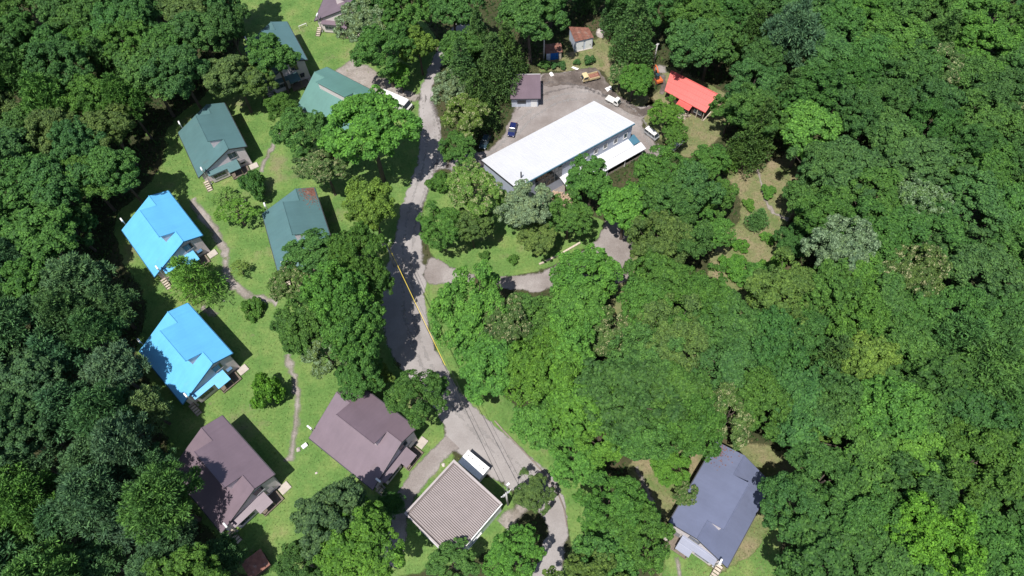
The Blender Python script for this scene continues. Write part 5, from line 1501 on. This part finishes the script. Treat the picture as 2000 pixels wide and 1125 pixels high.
for lab, L_ in seen.items():
    if len(L_) < 2: continue
    L_.sort(key=lambda q: q[0])
    if len(L_) == 2: w_ = ('left hand', 'right hand')
    else: w_ = ['leftmost'] + ['%s from left' % s for s in ('second', 'third', 'fourth', 'fifth', 'sixth')][:len(L_) - 2] + ['rightmost']
    for k, q in enumerate(L_): q[2]['label'] = w_[min(k, len(w_) - 1)] + ' ' + lab.replace(' the ', ' ')

# ------------------------------------------------------------------ grass, weeds and undergrowth
def scatter(name, arrs, n, hmin, hmax, colr, label, cat, seed, avoid=(), wid=0.35, z=0.02, dens=None):
    rg = np.random.default_rng(seed)
    PX = []
    tot = sum((a[:, 0].max() - a[:, 0].min()) * (a[:, 1].max() - a[:, 1].min()) for a in arrs)
    for a in arrs:
        lo, hi = a.min(0), a.max(0)
        m_ = int(n * ((hi - lo).prod()) / tot)
        X = rg.uniform(lo[0], hi[0], m_); Y = rg.uniform(lo[1], hi[1], m_)
        def ins(arr):
            r_ = np.zeros(len(X), bool)
            for (ax, ay), (bx, by) in zip(arr, np.roll(arr, 1, 0)):
                if ay == by: continue
                r_ ^= ((ay > Y) != (by > Y)) & (X < (bx - ax) * (Y - ay) / (by - ay) + ax)
            return r_
        k = ins(a)
        for q in avoid: k &= ~ins(q)
        PX.append(np.stack([X[k], Y[k]], 1))
    P = np.vstack(PX)
    if dens:
        w = np.array([noise.noise(Vector((x * dens, y * dens, 3.0))) for x, y in P])
        P = P[w + rg.normal(size=len(P)) * 0.15 > -0.1]
    m_ = len(P)
    h = rg.uniform(hmin, hmax, m_) * (0.6 + 0.8 * rg.random(m_) ** 2)
    a = rg.uniform(0, 6.28, m_)
    t = np.stack([np.cos(a), np.sin(a), np.zeros(m_)], 1)
    lean = np.stack([np.cos(a * 3.3), np.sin(a * 3.3), np.zeros(m_)], 1)
    base = np.stack([P[:, 0], P[:, 1], np.full(m_, z)], 1)
    w_ = (h * wid)[:, None]
    V = np.stack([base - t * w_, base + t * w_, base + lean * (h * 0.75)[:, None] + np.array([0, 0, 1]) * h[:, None]], 1).reshape(-1, 3)
    me = np_mesh(name, V, np.arange(len(V)).reshape(-1, 3))
    me.materials.append(M['grass'])
    o = bpy.data.objects.new(name, me)
    o.color = (*colr, 1)
    col.objects.link(o)
    return tag(o, label, cat, None, 'stuff')
LW = [s for s in SHEETS['lawn']] + SHEETS['verge']
hard = SHEETS['road'] + SHEETS['path'] + SHEETS['yard'] + SHEETS['side_road'] + SHEETS['dirt_track'] + SHEETS['dirt_patch']
scatter('grass', LW, 170000, 0.06, 0.17, (0.125, 0.195, 0.055), 'short grass of the lawns between the cabins and the road', 'grass', 1, hard)
scatter('tall_grass', SHEETS['dry_grass'], 60000, 0.07, 0.20, (0.21, 0.19, 0.11), 'dry pale grass of the small clearings', 'grass', 2, hard)
scatter('weeds', LW, 9000, 0.10, 0.2, (0.115, 0.18, 0.05), 'taller weeds in patches on the lawns', 'weeds', 3, hard, dens=0.12, wid=0.5)
wide = np.array([gp(-150, -150)[:2], gp(2150, -150)[:2], gp(2150, 1300)[:2], gp(-150, 1300)[:2]])
scatter('undergrowth', [wide], 260000, 0.18, 0.5, (0.05, 0.105, 0.03), 'low leafy undergrowth on the forest floor', 'undergrowth', 4, LW + hard + SHEETS['dry_grass'], wid=0.6)
